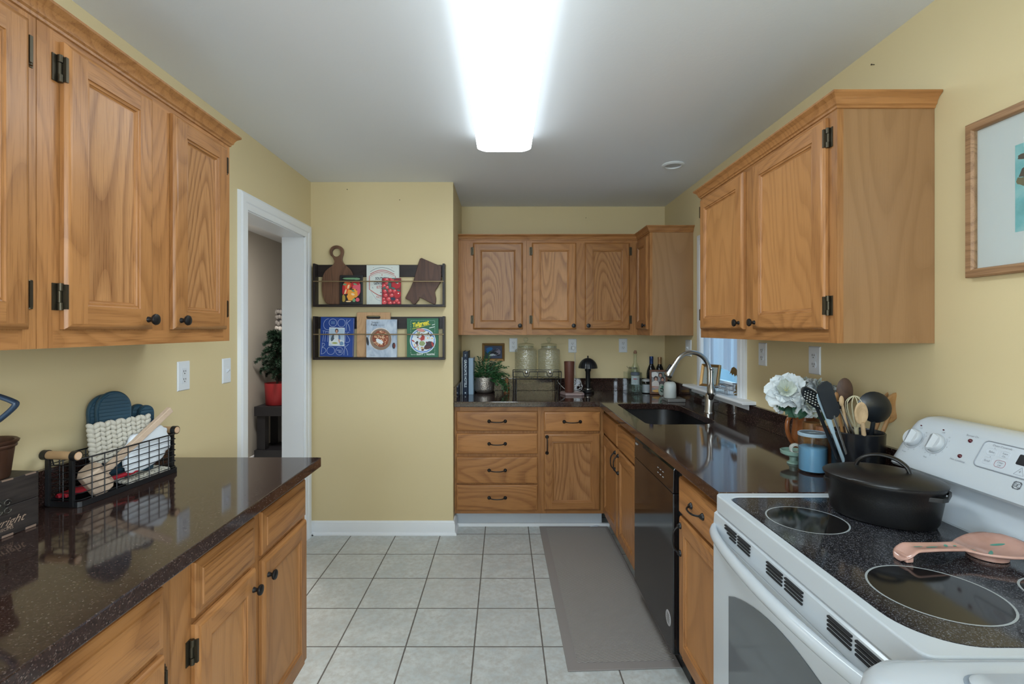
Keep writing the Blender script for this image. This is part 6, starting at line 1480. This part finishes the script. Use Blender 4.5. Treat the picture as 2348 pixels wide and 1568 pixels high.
mitt('small teal mitt thumb behind, right of the large mitts', (-1.2545, 1.712, Z3), yw, .048, .226, .028, .02)
# crocheted pot holders
k = NT('cotton_cord'); v = k.coords(); k.color((.50, .47, .40)); k.rough(.9); k.bump(k.noise(v, 600, 3), .5, .001); cord = k.m
def potholder(label, o, ux, uy, nx, ny, d, r):
    t = thing('pot_holder', label, 'pot holder', o); m = MB(); random.seed(nx*7+ny); ux, uy = Vector(ux).normalized(), Vector(uy).normalized(); nn = ux.cross(uy)
    for i in range(nx):
        for j in range(ny):
            edge_ = 1.15 if i in (0, nx-1) or j == ny-1 else 1.0
            c = Vector(o)+ux*((i-(nx-1)/2)*d)+uy*((j+.5)*d*.86)+nn*random.uniform(-.0015, .0015)
            a = .7 if (i % 2) else -.7; R_ = Matrix((ux, uy, nn)).transposed() @ Matrix.Rotation(a, 3, 'Z')
            m.ball(c, r*1.25*edge_, r*.78*edge_, r*.8*edge_, 10, rot=R_)
    obj('crochet', m, cord, t, world=True, smooth=180); return t
u3d = (bu*.80+bv*.30).normalized()
potholder('cream crocheted pot holder standing in the wire basket before the teal mitts', B(.192, .046, .088), tuple(B(.285, .032, 0)-B(.10, .060, 0)), (bv.x*.10, bv.y*.10, .99), 12, 9, .0165, .0100)
potholder('cream crocheted pot holder lying flat at the bottom of the wire basket', B(.262, .014, .014), bu, (bv.x, bv.y, .12), 11, 5, .0150, .0090)
# towel
tw = thing('folded_towel', 'bundled white cloth towel in the wire basket', 'towel', B(.275, .040, .04))
def blobm(c, ax, ay, az, a, b, h, e, seedv, amp, nu=40, nv=24):
    m = MB(); ax, ay, az = Vector(ax), Vector(ay), Vector(az); sp_ = lambda q, p: math.copysign(abs(q)**p, q); rings = []
    for j in range(1, nv):
        t = -PI/2+PI*j/nv; row = []
        for i in range(nu):
            q = 2*PI*i/nu; p = Vector((a*sp_(math.cos(t), e)*sp_(math.cos(q), e), b*sp_(math.cos(t), e)*sp_(math.sin(q), e), h*sp_(math.sin(t), e)))
            n_ = mnoise.noise(p*22+Vector((seedv, 0, 0)))*amp+mnoise.noise(Vector((p.x*14, p.y*14, p.z*60))+Vector((seedv, 3, 0)))*amp*.7
            p = p*(1+n_); row.append(Vector(c)+ax*p.x+ay*p.y+az*p.z)
        rings.append(row)
    m.loft(rings); return m
k = NT('towel_cloth'); v = k.coords(); k.color((.66, .70, .74)); k.rough(.95); k.bump(k.noise(v, 500, 3), .5, .001); towel_m = k.m
bz = Vector((bv.x*.10, bv.y*.10, .99))
obj('cloth', blobm(B(.258, .0225, .110), (bu*.98+Vector((0, 0, .14))).normalized(), bv, bz, 0.092, .0125, .056, .55, 2, .16), towel_m, tw, world=True, smooth=180)
obj('fold', blobm(B(.252, .0185, .078), (bu*.98+Vector((0, 0, .12))).normalized(), bv, bz, .078, .0105, .030, .6, 9, .2), towel_m, tw, world=True, smooth=180)
# mallet
ml = thing('wooden_mallet', 'pale wooden mallet with its handle sticking out of the wire basket', 'mallet', B(.08, .03, .02))
p0, p1 = B(.085, .032, .058), B(.325, -.006, .228); ax = (p1-p0).normalized(); sd = ax.cross(bv).normalized(); dn = sd.cross(ax)
obj('handle', MB().obox((p0+p1)/2, ax, sd, dn, (p1-p0).length/2, .0105, .0080), beech, ml, world=True, bevel=.002)
hd_c = p0-ax*.004; m = MB(); rings = []
for s_, o_ in ((.86, -.044), (1.0, -.038), (1.0, .038), (.86, .044)):
    rings.append([hd_c+sd*o_+ax*(.034*s_*math.cos(a))+dn*(.030*s_*math.sin(a)) for a in [PI/8+2*PI*j/8 for j in range(8)]])
obj('head', m.loft(rings), beech, ml, world=True, bevel=.002)
# red strip
rd = thing('red_tongs', 'red plastic tongs lying on the bottom of the wire basket', 'tongs', B(.10, .05, .006))
red = mat('red_plastic', (.32, .010, .022), .35)
for v0, v1, zz in ((.092, .030, .020), (.070, .016, .028)):
    a, b = B(.018, v0, .012+zz*.3), B(.215, v1, .018+zz); ax_ = (b-a).normalized(); s_ = ax_.cross(Vector((0, 0, 1))).normalized()
    m = MB(); m.loft([[a+ax_*L+s_*w_+Vector((0, 0, h_)) for w_, h_ in ((-wd, 0), (wd, 0), (wd, th), (0, th+.006), (-wd, th))] for L, wd, th in ((0, .009, .006), (.06, .014, .010), (.15, .010, .006), (.19, .014, .006), (.205, .010, .003))])
    obj('arm', m, red, rd, world=True, bevel=.001)

# ------------------------------------------------------------------ recipe box, bucket with a looped utensil
rb_ = thing('recipe_box', 'dark stained wooden recipe box with a scrolled clasp at the left edge', 'box', (-1.262, 1.175, CT), math.radians(-5))
k = NT('dark_box_wood'); v = k.coords((1, .12, 1)); n = k.noise(v, 90, 3); k.color(k.ramp(n, [(.35, (.014, .011, .010)), (.65, (.034, .026, .023))])); k.rough(.5); boxw = k.m
X0_, X1_, Y0_, Y1_ = -.042, .047, -.145, .122
obj('box_body', MB().box(X0_, X1_, Y0_, Y1_, .001, .074), boxw, rb_, bevel=.0015)
ld = obj('lid', MB().box(X0_, X1_, Y0_, Y1_, .0748, .140), boxw, rb_, bevel=.0015)
for i in range(5):
    y = Y0_+.014+i*.055; obj('joint', MB().box(X1_-.004, X1_+.0004, y, y+.026, .0006, .006), mat('joint_wood', (.20, .135, .10), .6), rb_); obj('joint', MB().box(X1_-.004, X1_+.0004, y, y+.026, .1365, .1404), MATS['joint_wood'], ld)
m = MB()
for zc, sg in ((.084, 1), (.066, -1)):
    for yc in (.024, .044, .004):
        m.tube([(X1_+.003, yc+.009*math.cos(a)*(1-a/14), zc+.008*math.sin(a)*sg*(1-a/14)) for a in [i*.5 for i in range(14)]], .0017, 6)
m.box(X1_+.0004, X1_+.003, .010, .040, .058, .092); m.cyl((X1_+.002, .026, .075), (X1_+.010, .026, .075), .005, n=12)
obj('clasp', m, mat('pewter', (.09, .085, .075), .35, metal=.8), rb_, smooth=50)
m = MB(); m.text('Cawright', .026, frameM((X1_+.0008, .084, .036), (0, 1, 0), (0, 0, 1)), 0, 1.15, .55, 'RIGHT'); m.text('FAVORITE RECIPES', .0100, frameM((X1_+.0008, .060, .020), (0, 1, 0), (0, 0, 1)), 0, .95, 0, 'RIGHT')
obj('engraving', m, mat('engraving_tan', (.30, .21, .15), .6), rb_, recalc=False)
bu_ = thing('brown_pot', 'brown ribbed pot with a flared rim standing on the recipe box', 'pot', (-1.266, 1.212, CT+.1408))
prof = [(0, .0006), (.047, .0006), (.049, .004), (.056, .070), (.057, .074), (.061, .076), (.062, .080), (.060, .083), (.064, .086), (.066, .091), (.062, .094), (.056, .092), (.052, .075), (.046, .006), (0, .005)]
rings = []
for r, z in prof[1:-1]:
    rings.append([((r+(.0012*math.cos(10*a) if .004 < z < .072 else 0))*math.cos(a), (r+(.0012*math.cos(10*a) if .004 < z < .072 else 0))*math.sin(a), z) for a in [2*PI*j/60 for j in range(60)]])
obj('pot', MB().loft(rings), mat('copper_brown', (.075, .034, .020), .38, metal=.4), bu_, smooth=50)
lp_ = thing('looped_utensil', 'dark blue loop-handled utensil standing in the brown pot at the left edge', 'utensil', (-1.266, 1.212, CT+.150))
c0 = Vector((-1.263, 1.212, 0)); ex = Vector((.80, .22, 0)).normalized()
P = [c0+Vector((0, 0, CT+.152)), c0+Vector((0, 0, CT+.235)), c0+Vector((0, 0, CT+.262)), c0+ex*.030+Vector((0, 0, CT+.284)), c0+ex*.062+Vector((0, 0, CT+.318)), c0+ex*.055+Vector((0, 0, CT+.330)), c0+ex*.020+Vector((0, 0, CT+.346)), c0-ex*.010+Vector((0, 0, CT+.356)), c0-ex*.045+Vector((0, 0, CT+.335)), c0-ex*.060+Vector((0, 0, CT+.318)), c0-ex*.030+Vector((0, 0, CT+.284)), c0-ex*.004+Vector((0, 0, CT+.262))]
nb = Vector((-ex.y, ex.x, 0)); P = smoothpts(P, 5); bs = mat('blue_grey_silicone', (.030, .055, .10), .35); m = MB()
for o_ in (-.0042, .0042): m.tube([p+nb*o_ for p in P], .0052, 8)
obj('loop', m, bs, lp_, world=True, smooth=60)

# ------------------------------------------------------------------ the hallway beyond the doorway
HX = -2.64
ts = thing('corner_stand', 'black wooden stand with open shelves in the hall beyond the doorway', 'stand', (-2.30, 5.35, 0))
bw = mat('black_stand_wood', (.012, .012, .015), .45)
X0_, X1_, Y0_, Y1_ = -2.605, -1.95, 5.20, 5.62
obj('top', MB().box(X0_, X1_, Y0_, Y1_, .515, .615), bw, ts, world=True, bevel=.003)
for x, y in ((X0_+.02, Y0_+.02), (X1_-.10, Y0_+.02), (X0_+.02, Y1_-.10), (X1_-.10, Y1_-.10)): obj('leg', MB().box(x, x+.085, y, y+.085, .1605, .5145), bw, ts, world=True, bevel=.002)
obj('shelf', MB().prism([(X0_+.12, Y1_-.02), (X1_-.05, Y0_+.12), (X1_-.05, Y1_-.02)], .325, .345), bw, ts, world=True)
obj('bottom_board', MB().box(X0_-.0, X1_, Y0_, Y1_, .085, .160), bw, ts, world=True, bevel=.003)
for x, y in ((X0_, Y0_), (X1_-.08, Y0_), (X0_, Y1_-.08), (X1_-.08, Y1_-.08)): obj('foot', MB().box(x, x+.08, y, y+.08, .0005, .0845), bw, ts, world=True)
pt = thing('potted_evergreen', 'small dark evergreen in a red pot on the black hall stand', 'plant', (-2.437, 5.36, .616))
k = NT('red_pot_glaze'); v = k.coords(); ck = k.n('TexChecker'); k.l(v, ck.inputs[0]); ck.inputs['Scale'].default_value = 110; k.color((.28, .018, .022)); k.rough(.45); k.bump(ck.outputs[1], .3, .002)
obj('pot', MB().lathe([(0, .0005), (.108, .0005), (.113, .006), (.124, .222), (.124, .232), (.117, .232), (.112, .200)], n=44), k.m, pt, smooth=45)
obj('soil', MB().lathe([(0, .195), (.112, .195), (.112, .19)], n=32), MATS['soil'], pt)
random.seed(31); tk = MB(); fo_ = MB(); tk.tube([(0, 0, .18), (.006, 0, .5), (0, .006, .78)], [.012, .009, .004], 8)
for i in range(34):
    z = .27+.5*(i/34)**.9; a = i*2.4+random.uniform(-.3, .3); L = (.27*(1-.62*(i/34)))*random.uniform(.8, 1.15); P = []; p = Vector((0, 0, z)); d = Vector((math.cos(a), math.sin(a), .75)).normalized()
    for q in range(9): P.append(p.copy()); p = p+d*(L/8); d = (d+Vector((0, 0, -.20))).normalized()
    P = [Vector((max(x.x, -.18), x.y, x.z)) for x in P]
    tk.tube(P, [.004-.0003*q for q in range(9)], 5)
    for q in range(1, 9):
        t = (P[q]-P[q-1]); t = t.normalized() if t.length > 1e-5 else Vector((0, 0, 1)); s_ = t.cross(Vector((0, 0, 1))); s_ = s_.normalized() if s_.length > .01 else Vector((1, 0, 0)); u_ = s_.cross(t)
        for w_ in range(24):
            f_ = random.uniform(0, 2*PI); o_ = (t*.75+s_*math.cos(f_)*.8+u_*math.sin(f_)*.8).normalized(); b_ = P[q]-(P[q]-P[q-1])*random.random(); l = random.uniform(.028, .052)*(1.1-.05*q); sd = o_.cross(Vector((random.uniform(-1, 1), random.uniform(-1, 1), .5))); sd = sd.normalized()*.0042
            fo_.face([b_-sd, b_+sd, b_+o_*l+sd*.4, b_+o_*l-sd*.4], random.choice([0, 0, 1]))
for v_ in list(fo_.bm.verts)+list(tk.bm.verts): v_.co.x = max(v_.co.x, -.185); v_.co.y = min(v_.co.y, .125)
obj('trunk', tk, mat('bark', (.04, .025, .015), .8), pt, smooth=60); obj('foliage', fo_, [mat('ever_dark', (.010, .032, .018), .6), mat('ever_mid', (.020, .055, .030), .6)], pt, recalc=False)
tb = thing('tall_decoration', 'tall narrow lumpy grey, white and red column standing behind the potted evergreen', 'decoration', (-2.490, 5.560, .616))
random.seed(8); cols = [cm('deco_grey', '8d8a88', .7), cm('deco_white', 'c9c6c2', .7), cm('deco_red', '8e3a3c', .7), cm('deco_dark', '3c3a3b', .7)]
obj('core', MB().cyl((0, 0, .0005), (0, 0, 1.03), .035, n=16), cols[3], tb, smooth=60)
for i in range(16):
    z = .06+i*.0625; m = MB()
    for j in range(9):
        a = 2*PI*j/9+i*.3; m.ball((.040*math.cos(a), .040*math.sin(a), z+random.uniform(-.01, .01)), .020, .020, .024*random.uniform(.8, 1.2), 8)
    obj('band', m, cols[random.choice([0, 1, 1, 0, 2, 3])], tb, smooth=180)
